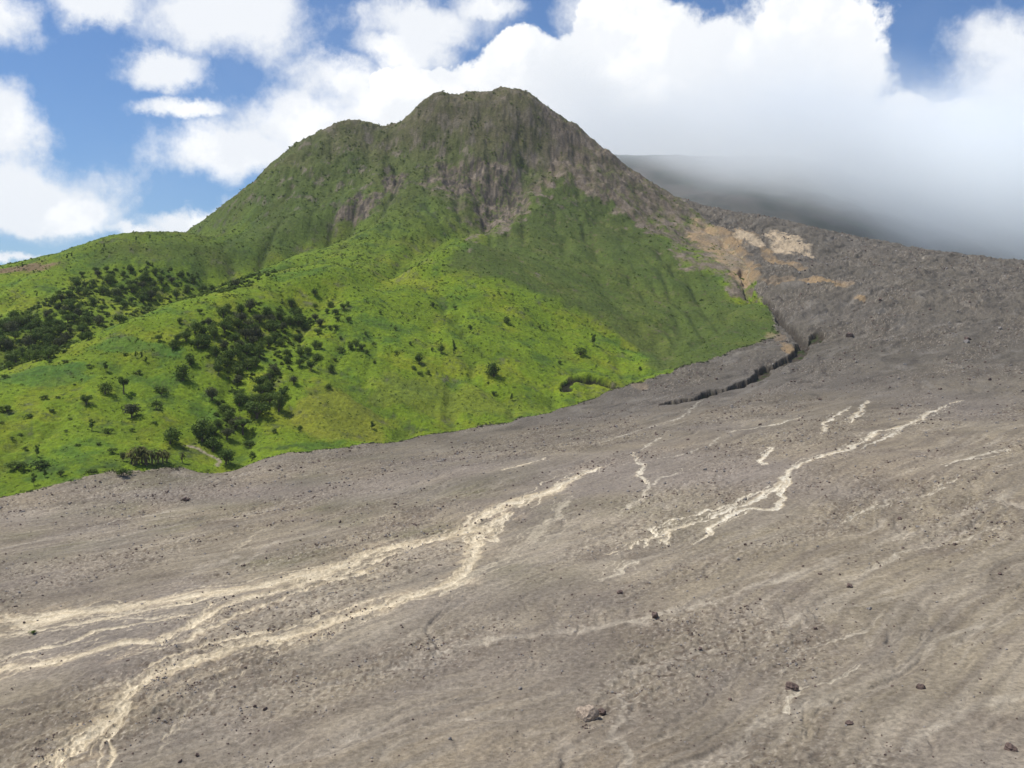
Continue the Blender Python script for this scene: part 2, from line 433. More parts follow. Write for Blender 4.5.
ash = mix(ash, (.55, .52, .455), np.clip(stream, 0, 1) * sstep(-40, 90, x))
# tan and ochre scars at the head of the fan
def spot(px, py, rx, ry, seed, amt=1.):
    c = hit(px, py, H3); D = c[1]
    c2 = hit(px, py + ry, H3); ryw = max(8., min(90., abs(c[1] - c2[1])))
    q = np.sqrt(((x - c[0]) / (rx * D / F)) ** 2 + ((y - c[1]) / ryw) ** 2) + fbm(x, y, 30, 4, seed, .6) * .9
    return (1 - sstep(.75, 1.1, q)) * amt
SP1 = [(788,244,18,11),(779,252,10,6),(748,239,12,7),(755,244,9,5)]
SP2 = [(716,245,24,15),(735,262,20,15),(700,236,12,8),(725,250,18,14),(744,278,14,9),(820,283,28,4),(845,286,12,3),(780,282,20,4),(859,300,6,3),(772,262,8,6),(745,235,14,6),(790,352,8,7),(795,268,8,5)]
tan = np.zeros_like(x); och = np.zeros_like(x)
for i, s in enumerate(SP1): tan = np.maximum(tan, spot(*s, seed=140 + i))
for i, s in enumerate(SP2): och = np.maximum(och, spot(*s, seed=150 + i, amt=.85))
for i, s in enumerate([(775,338,9,5),(640,388,8,4)]): och = np.maximum(och, spot(*s, seed=170 + i, amt=.55))
ocol = mix(np.zeros(x.shape + (3,)) + np.array((.295, .21, .12)), (.215, .172, .128), sstep(-.2, .4, mott))
def scars(c):
    c = c * (1 - och[..., None]) + ocol * och[..., None]
    return mix(c, (.43, .35, .255), tan)
ash = scars(ash)
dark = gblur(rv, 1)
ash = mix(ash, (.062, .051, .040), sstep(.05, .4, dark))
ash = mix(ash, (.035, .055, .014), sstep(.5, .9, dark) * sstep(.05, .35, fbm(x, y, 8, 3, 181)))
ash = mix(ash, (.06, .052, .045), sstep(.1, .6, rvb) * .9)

# mountain: grass, scrub and bare rock
dxr = np.gradient(VX, axis=0); dyr = np.gradient(VY, axis=0); dza = np.gradient(VZ, axis=1)
dlr = np.hypot(dxr, dyr); dla = np.hypot(np.gradient(VX, axis=1), np.gradient(VY, axis=1))
steep = np.hypot(np.gradient(gblur(VZ, 3), axis=0) / dlr, np.gradient(gblur(VZ, 3), axis=1) / dla)
fl = samp(flowmap, x, y)
gn = fbm(x, y, 60, 5, 201, .6); gn2 = fbm(x, y, 18, 4, 203, .6); gn3 = fbm(x, y, 5, 3, 205, .7)
gr_ = np.zeros(VX.shape + (3,)); gr_[:] = (.118, .176, .010)
gr_ = mix(gr_, (.20, .222, .014), sstep(-.05, .4, gn + gn2 * .5) * .62)      # yellow-green
gr_ = mix(gr_, (.062, .122, .014), sstep(.05, .45, -gn + gn2 * .5) * .8)    # blue-green
gr_ = mix(gr_, (.065, .100, .014), sstep(.15, .55, gn2 + gn3 * .5) * .6)     # scrubby
gr_ = mix(gr_, (.175, .172, .022), spot(330, 415, 55, 25, 211, .6)); gr_ = mix(gr_, (.15, .165, .022), spot(450, 405, 90, 18, 212, .5))
gr_ = mix(gr_, (.17, .19, .014), spot(645, 345, 30, 10, 213, .7)); gr_ = mix(gr_, (.050, .118, .022), spot(35, 375, 60, 12, 214, .6))
gr_ = mix(gr_, (.045, .12, .022), spot(130, 348, 50, 8, 215, .6))
gr_ = mix(gr_, (.055, .082, .014), sstep(.15, .5, fbm(x, y, 3.4, 3, 207, .7)) * .28)
gr_ = mix(gr_, (.185, .195, .035), sstep(.25, .6, fbm(x, y, 4.6, 3, 209, .7)) * .35)
terr = perlin(z / 3.0 + fbm(x, y, 60, 2, 221) * 1.2, x / 160., 219)
gr_ = mix(gr_, (.035, .060, .016), sstep(.25, .6, terr) * sstep(-.2, .3, gn2) * .5 * sstep(900, 560, y))
up = sstep(35, 190, z + gn * 40)
gr_ = mix(gr_, (.058, .074, .026), up * .8)  # higher slopes duller by nature, their cloud shade also put into the colour
gr_ = mix(gr_, (.096, .082, .046), sstep(150, 310, z + gn * 70 + x * .12) * .68)
gr_ = mix(gr_, (.030, .055, .016), sstep(.05, .45, gn2 + gn3 * .7) * (.25 + .5 * up))
gr_ = mix(gr_, (.030, .045, .018), sstep(1.6, 4.2, fl) * (.30 + .35 * up))
# the triangular face, duller than the meadow below
tri = inpoly(x + gn * 30, y + gn2 * 40, [p[:2] for p in hits([(565,180),(500,235),(440,272),(530,292),(610,325),(650,365),(690,380),(790,352),(785,318),(700,272),(640,225)], H3)])
tri_s = gblur(tri.astype(float), 26)
gr_ = mix(gr_, (.056, .078, .020), tri_s * .8)
gr_ = mix(gr_, (.10, .125, .024), tri_s * sstep(.1, .5, gn + gn2) * .5)
gr_ = mix(gr_, (.085, .062, .038), tri_s * sstep(.30, .5, gn3 + gn2 * .5) * .55)
dul_shade = gblur(inpoly(x + gn * 40, y + gn2 * 50, [p[:2] for p in hits([(40,268),(140,243),(205,245),(260,205),(345,215),(330,240),(270,262),(205,280),(120,262)], H3)]).astype(float), 20)
gr_ = mix(gr_, (.050, .075, .018), dul_shade * .62)  # upper-left valley: dull scrub, darkened further by a painted cloud shadow
# bare rock
rock = mix(np.zeros(x.shape + (3,)) + np.array((.125, .100, .072)), (.185, .152, .118), sstep(-.1, .5, gn2 + gn3 * .5))
rock = mix(rock, (.062, .052, .042), sstep(.05, .45, fbm((x + y * .4), z * .28, 10, 5, 235, .65)) * .8)
rock = mix(rock, (.045, .038, .034), sstep(.15, .5, fbm(x, y, 14, 4, 231, .65)) * .85)
rpoly = inpoly(x + gn * 50, y + gn2 * 60, [p[:2] for p in hits([(425,175),(428,200),(470,225),(455,250),(480,240),(540,196),(566,182),(600,200),(640,228),(680,262),(735,297),(760,300),(750,270)], H3)] + [P(px_, py_, D_)[:2] for px_, py_, D_ in ((720,222,1620),(690,211,1640),(640,181,1640),(600,151,1620),(560,126,1620),(530,99,1600),(515,97,1560))] + [p[:2] for p in hits([(500,115),(480,145)], H3)])
rp = gblur(rpoly.astype(float), 6)
sat = np.maximum(rp, .0)
satn = sstep(.22, 1.05, sat * .85 + gn2 * .8 + gn3 * .45 + gn * .35 + (steep - .55) * .3)
lp = gblur(inpoly(x + gn * 40, y + gn2 * 40, [P(px_, py_, D_)[:2] for px_, py_, D_ in ((380,100,1540),(535,100,1540),(548,150,1440),(525,190,1330),(470,240,1190),(420,260,1080),(380,200,1280))]).astype(float), 14)
rib = fbm((x + y * .4) * 1.0, z * .28, 15, 5, 233, .62)
satn = np.clip(satn * sstep(-.75, .1, rib + gn2 * .5), 0, 1)
satn = satn * (1 - lp * sstep(-.45, .25, rib * .6 - gn2 + .1) * .85)
cliff = np.maximum.reduce([spot(462,180,42,18,241), spot(395,185,14,10,242), spot(362,205,22,16,243), spot(500,205,26,22,244), spot(565,135,9,9,245,.7), spot(345,215,12,10,246)])
top = sstep(230, 330, z + gn * 50)
patchy = sstep(.25, .55, gn2 + gn3 * .4 + steep * .25 - .12) * sstep(110, 200, z) * .75
rocky = np.maximum.reduce([satn, cliff * sstep(-.5, .1, gn3 + gn2), patchy, top * sstep(-.3, .3, gn2 + .1) * .6])
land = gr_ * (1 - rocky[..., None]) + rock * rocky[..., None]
cl2 = cliff * sstep(-.1, .25, fbm(x * 1.8, y * .5, 9, 4, 251))
land = mix(land, (.035, .031, .030), cl2 * .75)
land = scars(land)
red = spot(-10, 272, 60, 5, 261, .8)
land = mix(land, (.17, .105, .075), red)
track = brush(catmull(hits([(187,447),(196,450),(206,455),(214,460),(220,466)], H3), 3.), 1.4, 3.)
land = mix(land, (.26, .22, .16), track)
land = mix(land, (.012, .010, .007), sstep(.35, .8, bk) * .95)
edgeb = gblur(fanv, 14); eb = sstep(.02, .45, edgeb) * (1 - fanv)
land = mix(land, (.19, .170, .12), eb * sstep(-.25, .25, gn3 + gn2) * .85)
land = mix(land, (.045, .060, .020), eb * sstep(.1, .4, -gn3 + gn2 * .3) * .8)
ash = mix(ash, (.11, .115, .06), sstep(.55, .9, gblur(1 - fanv, 14) * 1.6) * fanv * sstep(.0, .4, gn3 - gn2) * .7)
ash = ash * np.array((1.0, .985, .94))
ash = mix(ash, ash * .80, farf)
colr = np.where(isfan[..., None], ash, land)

# ---------------------------------------------------------------- node helpers
def new_mat(name):
    m = bpy.data.materials.new(name); m.use_nodes = True
    nt = m.node_tree; nt.nodes.clear()
    return m, nt
def ND(nt, t, **kw):
    n = nt.nodes.new(t)
    for k, v in kw.items(): setattr(n, k, v)
    return n
def setin(n, **kw):
    for k, v in kw.items(): n.inputs[k].default_value = v
def ground_mat(name, scales, bumpd, rough=.95):
    m, nt = new_mat(name)
    out = ND(nt, 'ShaderNodeOutputMaterial'); b = ND(nt, 'ShaderNodeBsdfPrincipled')
    b.inputs['Roughness'].default_value = rough; b.inputs['Specular IOR Level'].default_value = .15
    at = ND(nt, 'ShaderNodeAttribute', attribute_name='ground')
    tc = ND(nt, 'ShaderNodeTexCoord')
    n1 = ND(nt, 'ShaderNodeTexNoise'); n1.inputs['Scale'].default_value = scales[0]; n1.inputs['Detail'].default_value = 6; n1.inputs['Roughness'].default_value = .7
    n2 = ND(nt, 'ShaderNodeTexNoise'); n2.inputs['Scale'].default_value = scales[1]; n2.inputs['Detail'].default_value = 4
    for n in (n1, n2): nt.links.new(tc.outputs['Object'], n.inputs['Vector'])
    mr = ND(nt, 'ShaderNodeMapRange'); mr.inputs[1].default_value = .3; mr.inputs[2].default_value = .7; mr.inputs[3].default_value = .62; mr.inputs[4].default_value = 1.38
    nt.links.new(n1.outputs['Fac'], mr.inputs[0])
    mr2 = ND(nt, 'ShaderNodeMapRange'); mr2.inputs[1].default_value = .3; mr2.inputs[2].default_value = .7; mr2.inputs[3].default_value = .85; mr2.inputs[4].default_value = 1.15
    nt.links.new(n2.outputs['Fac'], mr2.inputs[0])
    mu = ND(nt, 'ShaderNodeMath', operation='MULTIPLY'); nt.links.new(mr.outputs[0], mu.inputs[0]); nt.links.new(mr2.outputs[0], mu.inputs[1])
    vm = ND(nt, 'ShaderNodeVectorMath', operation='SCALE'); nt.links.new(at.outputs['Color'], vm.inputs[0]); nt.links.new(mu.outputs[0], vm.inputs['Scale'])
    nt.links.new(vm.outputs[0], b.inputs['Base Color'])
    bp = ND(nt, 'ShaderNodeBump'); bp.inputs['Strength'].default_value = 1.; bp.inputs['Distance'].default_value = bumpd
    nt.links.new(n1.outputs['Fac'], bp.inputs['Height']); nt.links.new(bp.outputs[0], b.inputs['Normal'])
    nt.links.new(b.outputs[0], out.inputs['Surface'])
    return m
mat_ash = ground_mat('ash_ground', (.8, .035), .5)
mat_land = ground_mat('grassy_ground', (.33, .03), 1.6)

def tag(o, label=None, cat=None, group=None, kind=None):
    if label: o['label'] = label
    if cat: o['category'] = cat
    if group: o['group'] = group
    if kind: o['kind'] = kind
    return o

def mesh_arrays(name, verts, faces4, mat, smooth=True, attrs=None):
    me = bpy.data.meshes.new(name)
    nv, nf = len(verts), len(faces4); k = faces4.shape[1]
    me.vertices.add(nv); me.vertices.foreach_set('co', np.ascontiguousarray(verts, np.float32).ravel())
    me.loops.add(nf * k); me.loops.foreach_set('vertex_index', np.ascontiguousarray(faces4, np.int32).ravel())
    me.polygons.add(nf); me.polygons.foreach_set('loop_start', np.arange(0, nf * k, k, dtype=np.int32))
    me.polygons.foreach_set('use_smooth', np.full(nf, smooth))
    me.update(calc_edges=True)
    if attrs:
        for an, (typ, arr) in attrs.items():
            a = me.attributes.new(an, typ, 'POINT')
            a.data.foreach_set('color' if typ == 'FLOAT_COLOR' else 'value', np.ascontiguousarray(arr, np.float32).ravel())
    me.materials.append(mat)
    return me

idx = np.arange(NR * NA).reshape(NR, NA)
quads = np.stack([idx[:-1, :-1], idx[:-1, 1:], idx[1:, 1:], idx[1:, :-1]], -1).reshape(-1, 4)
allv = np.stack([VX, VY, VZ], -1).reshape(-1, 3)
allc = np.concatenate([np.clip(colr, 0, 1).reshape(-1, 3), np.ones((NR * NA, 1))], 1)
fq = isfan[:-1, :-1].ravel()
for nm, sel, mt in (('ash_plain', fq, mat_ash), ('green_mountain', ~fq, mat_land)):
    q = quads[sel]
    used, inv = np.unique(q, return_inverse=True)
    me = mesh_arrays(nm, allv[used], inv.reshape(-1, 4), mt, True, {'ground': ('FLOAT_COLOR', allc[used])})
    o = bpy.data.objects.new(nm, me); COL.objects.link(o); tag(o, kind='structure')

def ground_z(px_, py_):
    """height of the finished sheet at world x, y"""
    az = math.degrees(math.atan2(px_, py_)); r = math.hypot(px_, py_)
    j = min(max(np.searchsorted(azs, az), 1), NA - 1); i = min(max(np.searchsorted(rs, r), 1), NR - 1)
    ta = (az - azs[j - 1]) / (azs[j] - azs[j - 1]); tr = (r - rs[i - 1]) / (rs[i] - rs[i - 1])
    ta = min(max(ta, 0), 1); tr = min(max(tr, 0), 1)
    return float((VZ[i-1, j-1] * (1-ta) + VZ[i-1, j] * ta) * (1-tr) + (VZ[i, j-1] * (1-ta) + VZ[i, j] * ta) * tr)
def seat(px, py):
    """first meeting of a sight line with the finished sheet"""
    r = ray(px, py); r = r / r[1]
    az = math.degrees(math.atan2(r[0], 1.)); j = int(np.clip(np.searchsorted(azs, az), 0, NA - 1))
    yy = VY[:, j]; zz = VZ[:, j]
    b = np.nonzero((zz > r[2] * yy) & (yy > 120))[0]
    kk = b[0] if len(b) else NR // 2
    D = yy[kk]
    return np.array([r[0] * D, D, ground_z(r[0] * D, D)])
#@@PART2
# ---------------------------------------------------------------- sea beyond the land
m_sea, nt = new_mat('sea_water')
out = ND(nt, 'ShaderNodeOutputMaterial'); b = ND(nt, 'ShaderNodeBsdfPrincipled')
b.inputs['Base Color'].default_value = (.02, .06, .09, 1); b.inputs['Roughness'].default_value = .2
nn = ND(nt, 'ShaderNodeTexNoise'); nn.inputs['Scale'].default_value = .02
bp = ND(nt, 'ShaderNodeBump'); bp.inputs['Distance'].default_value = 2.
nt.links.new(nn.outputs['Fac'], bp.inputs['Height']); nt.links.new(bp.outputs[0], b.inputs['Normal']); nt.links.new(b.outputs[0], out.inputs[0])
me = bpy.data.meshes.new('sea'); R_ = 9000.
me.from_pydata([(R_ * math.cos(a), R_ * math.sin(a), -190.) for a in [k * math.tau / 64 for k in range(64)]], [], [list(range(64))])
me.materials.append(m_sea); o = bpy.data.objects.new('sea', me); COL.objects.link(o); tag(o, kind='structure')

# ---------------------------------------------------------------- dark volcano behind, half lost in cloud
m_far, nt = new_mat('far_slope')
out = ND(nt, 'ShaderNodeOutputMaterial'); b = ND(nt, 'ShaderNodeBsdfPrincipled'); b.inputs['Roughness'].default_value = .95
tc = ND(nt, 'ShaderNodeTexCoord'); n1 = ND(nt, 'ShaderNodeTexNoise'); n1.inputs['Scale'].default_value = .012; n1.inputs['Detail'].default_value = 8
nt.links.new(tc.outputs['Object'], n1.inputs['Vector'])
cr = ND(nt, 'ShaderNodeValToRGB'); cr.color_ramp.elements[0].position = .35; cr.color_ramp.elements[1].position = .7
cr.color_ramp.elements[0].color = (.035, .045, .038, 1); cr.color_ramp.elements[1].color = (.11, .10, .09, 1)
nt.links.new(n1.outputs['Fac'], cr.inputs[0]); nt.links.new(cr.outputs[0], b.inputs['Base Color']); nt.links.new(b.outputs[0], out.inputs[0])
fx = np.linspace(-700, 2400, 360); fy = np.linspace(1650, 3700, 240)
FX, FY = np.meshgrid(fx, fy)
cxp, cyp = 330., 2620.
prof_r = np.array([0, 150, 540, 900, 1250, 1600, 2600]); prof_z = np.array([430, 420, 378, 240, 110, -60, -220.])
rr = np.hypot(FX - cxp, (FY - cyp) * 1.35) * (1 + .10 * fbm(FX, FY, 500, 3, 301))
FZ = np.interp(rr, prof_r, prof_z) + ridged(FX, FY, 220, 5, 303) * 9 + fbm(FX, FY, 60, 4, 305) * 6
ii = np.arange(FX.size).reshape(FX.shape)
q = np.stack([ii[:-1, :-1], ii[:-1, 1:], ii[1:, 1:], ii[1:, :-1]], -1).reshape(-1, 4)
me = mesh_arrays('cloudy_volcano', np.stack([FX, FY, FZ], -1).reshape(-1, 3), q, m_far)
o = bpy.data.objects.new('cloudy_volcano', me); COL.objects.link(o); tag(o, kind='structure')

# ---------------------------------------------------------------- foliage things
def foliage_mat(name, c1, c2, trans=.25):
    m, nt = new_mat(name)
    out = ND(nt, 'ShaderNodeOutputMaterial'); b = ND(nt, 'ShaderNodeBsdfPrincipled'); b.inputs['Roughness'].default_value = .75
    b.inputs['Specular IOR Level'].default_value = .15
    oi = ND(nt, 'ShaderNodeObjectInfo'); at = ND(nt, 'ShaderNodeAttribute', attribute_name='tone')
    ad = ND(nt, 'ShaderNodeMath', operation='ADD'); mu = ND(nt, 'ShaderNodeMath', operation='MULTIPLY'); mu.inputs[1].default_value = .5
    nt.links.new(oi.outputs['Random'], ad.inputs[0]); nt.links.new(at.outputs['Fac'], ad.inputs[1]); nt.links.new(ad.outputs[0], mu.inputs[0])
    cr = ND(nt, 'ShaderNodeValToRGB'); cr.color_ramp.elements[0].color = c1 + (1,); cr.color_ramp.elements[1].color = c2 + (1,)
    nt.links.new(mu.outputs[0], cr.inputs[0]); nt.links.new(cr.outputs[0], b.inputs['Base Color'])
    tr = ND(nt, 'ShaderNodeBsdfTranslucent'); nt.links.new(cr.outputs[0], tr.inputs['Color'])
    mx = ND(nt, 'ShaderNodeMixShader'); mx.inputs[0].default_value = trans
    nt.links.new(b.outputs[0], mx.inputs[1]); nt.links.new(tr.outputs[0], mx.inputs[2]); nt.links.new(mx.outputs[0], out.inputs[0])
    return m
M_dark = foliage_mat('dark_leaves', (.040, .080, .012), (.130, .185, .032))
M_light = foliage_mat('bright_leaves', (.045, .085, .014), (.10, .15, .025))
M_grey = foliage_mat('dull_leaves', (.05, .062, .028), (.095, .105, .045))
M_scrub = foliage_mat('scrub_leaves', (.05, .085, .014), (.12, .16, .024))
M_palm = foliage_mat('palm_fronds', (.055, .085, .018), (.17, .14, .045))
def plain_mat(name, c, r=.9):
    m, nt = new_mat(name); out = ND(nt, 'ShaderNodeOutputMaterial'); b = ND(nt, 'ShaderNodeBsdfPrincipled')
    tc = ND(nt, 'ShaderNodeTexCoord'); n1 = ND(nt, 'ShaderNodeTexNoise'); n1.inputs['Scale'].default_value = 2.5; n1.inputs['Detail'].default_value = 6
    nt.links.new(tc.outputs['Object'], n1.inputs['Vector'])
    cr = ND(nt, 'ShaderNodeValToRGB'); cr.color_ramp.elements[0].position = .3; cr.color_ramp.elements[1].position = .7
    cr.color_ramp.elements[0].color = tuple(v * .6 for v in c) + (1,); cr.color_ramp.elements[1].color = tuple(min(1, v * 1.35) for v in c) + (1,)
    nt.links.new(n1.outputs['Fac'], cr.inputs[0]); nt.links.new(cr.outputs[0], b.inputs['Base Color']); b.inputs['Roughness'].default_value = r
    bp = ND(nt, 'ShaderNodeBump'); bp.inputs['Distance'].default_value = .15; nt.links.new(n1.outputs['Fac'], bp.inputs['Height']); nt.links.new(bp.outputs[0], b.inputs['Normal'])
    nt.links.new(b.outputs[0], out.inputs[0]); return m
M_bark = plain_mat('bark', (.09, .07, .05))
M_rock_tan = plain_mat('tan_boulder', (.34, .27, .205)); M_rock_dark = plain_mat('dark_boulder', (.11, .075, .062)); M_rock_grey = plain_mat('grey_boulder', (.22, .20, .185))

def leaves(rng, blobs, n, size, flat=0.):
    """small leaf faces spread through lobes (cx,cy,cz,rx,ry,rz); returns verts, quads, tone"""
    V = []; Fc = []; T = []
    vol = np.array([b[3] * b[4] * b[5] for b in blobs]); vol = vol ** .7; vol /= vol.sum()
    for bi_, bl in enumerate(blobs):
        tone = rng.rand()
        for _ in range(int(n * vol[bi_]) + 1):
            dv = rng.randn(3); dv /= np.linalg.norm(dv)
            rad = rng.rand() ** .28
            c = np.array(bl[:3]) + dv * np.array(bl[3:]) * rad * (1 + .12 * rng.randn())
            nrm = dv + rng.randn(3) * .55; nrm[2] += .25; nrm /= np.linalg.norm(nrm)
            a = np.cross(nrm, rng.randn(3)); a /= np.linalg.norm(a); bb = np.cross(nrm, a)
            s = size * (.55 + .9 * rng.rand()); k0 = len(V)
            V += [c - a * s, c - bb * s * .6, c + a * s, c + bb * s * .6]
            Fc.append((k0, k0 + 1, k0 + 2, k0 + 3)); t = min(1, max(0, tone * .6 + .4 * rng.rand())); T += [t] * 4
    return np.array(V), np.array(Fc), np.array(T)
def leaf_mesh(name, rng, blobs, n, size, mat):
    V, Fc, T = leaves(rng, blobs, n, size)
    return mesh_arrays(name, V, Fc, mat, False, {'tone': ('FLOAT', T)})
def tubes(name, segs, mat, sides=6):
    V = []; Fc = []
    for pts, r0, r1 in segs:
        k0 = len(V); n = len(pts)
        for i, p in enumerate(pts):
            p = Vector(p); t = (Vector(pts[min(i + 1, n - 1)]) - Vector(pts[max(i - 1, 0)])).normalized()
            u = t.orthogonal().normalized(); v = t.cross(u); r = r0 + (r1 - r0) * i / max(1, n - 1)
            for s in range(sides):
                a = s * math.tau / sides; V.append(p + u * math.cos(a) * r + v * math.sin(a) * r)
        for i in range(n - 1):
            for s in range(sides):
                a0 = k0 + i * sides + s; a1 = k0 + i * sides + (s + 1) % sides
                Fc.append((a0, a1, a1 + sides, a0 + sides))
    me = bpy.data.meshes.new(name); me.from_pydata([tuple(v) for v in V], [], Fc); me.materials.append(mat)
    for p in me.polygons: p.use_smooth = True
    return me

# every tree is one unit high and one unit wide; the empty scales it
def tree_meshes(kind, seed):
    rng = np.random.RandomState(seed); blobs = []; segs = []
    if kind in ('round', 'bright', 'grey'):
        th = .2; segs.append(([(0, 0, -.12), (.01, 0, .12), (.02, .01, th), (0, 0, .6)], .05, .018))
        for k in range(12):
            a = rng.rand() * math.tau; r = .05 + .25 * rng.rand(); zc = .26 + .50 * rng.rand() * (1 - r)
            s = .16 + .11 * rng.rand(); c = (r * math.cos(a), r * math.sin(a), zc)
            blobs.append(c + (s * 1.1, s * 1.1, s * .9)); segs.append(([(0, 0, th - .05), (c[0] * .5, c[1] * .5, th + .12), c], .022, .008))
        n, sz = 900, .042
    elif kind == 'umbrella':
        segs.append(([(0, 0, -.12), (.02, 0, .2), (0, .02, .45)], .05, .03))
        for k in range(11):
            a = k * math.tau / 11 + rng.rand() * .4; r = .12 + .30 * rng.rand(); c = (r * math.cos(a), r * math.sin(a), .78 - r * .35)
            blobs.append(c + (.15, .15, .09)); segs.append(([(0, 0, .4), (c[0] * .6, c[1] * .6, .6), c], .025, .008))
        n, sz = 800, .042
    elif kind == 'slim':
        segs.append(([(0, 0, -.1), (0, .01, .4), (.02, 0, .85)], .045, .015))
        for k in range(7):
            blobs.append((.2 * rng.randn() * .6, .2 * rng.randn() * .6, .38 + .085 * k, .30 - .02 * k, .30 - .02 * k, .10))
        n, sz = 420, .06
    elif kind == 'twin':
        for s in (-1, 1): segs.append(([(.10 * s, 0, -.1), (.12 * s, .02, .3), (.2 * s, 0, .7)], .05, .02))
        for k in range(9):
            a = rng.rand() * math.tau; r = .1 + .2 * rng.rand(); blobs.append((r * math.cos(a), r * math.sin(a), .5 + .35 * rng.rand(), .2, .2, .13))
        n, sz = 750, .045
    else:   # shrub
        for k in range(3): segs.append(([(0, 0, -.15), (.1 * (k - 1), .05, .15), (.22 * (k - 1), .1 * rng.randn(), .5)], .03, .01))
        for k in range(8):
            a = rng.rand() * math.tau; r = .34 * math.sqrt(rng.rand()); s = .15 + .08 * rng.rand()
            blobs.append((r * math.cos(a), r * math.sin(a), .25 + .42 * rng.rand() * (1 - r), s, s, s * 1.3))
        n, sz = 420, .055
    mat = {'bright': M_light, 'grey': M_grey}.get(kind, M_dark)
    return tubes(kind + '_trunk', segs, M_bark), leaf_mesh(kind + '_crown', rng, blobs, n, sz, mat)
LIB = {k: [tree_meshes(k, 50 + 7 * i + 101 * j) for i in range(4)] for j, k in enumerate(('round', 'bright', 'grey', 'umbrella', 'slim', 'twin', 'shrub'))}
LIB['brightshrub'] = []
for tm, cm in LIB['shrub']:
    c2 = cm.copy(); c2.materials.clear(); c2.materials.append(M_light); LIB['brightshrub'].append((tm, c2))

trng = np.random.RandomState(5)
occupied = []
def plant(kind, px, py, hpx, wpx, label, group=None, name=None, pos=None, cat=None):
    w = seat(px, py) if pos is None else pos
    D = w[1]; hh = hpx * D / F; ww = wpx * D / F
    isbush = 'shrub' in kind
    root = bpy.data.objects.new(name or ('shrub' if isbush else 'tree'), None); COL.objects.link(root)
    root.location = (w[0], w[1], w[2] - .05); root.rotation_euler = (0, 0, trng.rand() * 6.28); k_s = 1.15 if kind == 'palm' else 1.18
    root.scale = (ww * k_s, ww * k_s, hh * (1.05 if kind == 'palm' else 1.0 + (k_s - 1) * .8))
    root.empty_display_size = .5
    tag(root, label, cat or ('shrub' if isbush else 'tree'), group)
    tm, cm = LIB[kind][trng.randint(len(LIB[kind]))]
    for nm, me in (('stem' if isbush else 'trunk', tm), ('foliage' if isbush else 'crown', cm)):
        c = bpy.data.objects.new(nm, me); c.parent = root; COL.objects.link(c)
    occupied.append((w[0], w[1], ww))
    return root
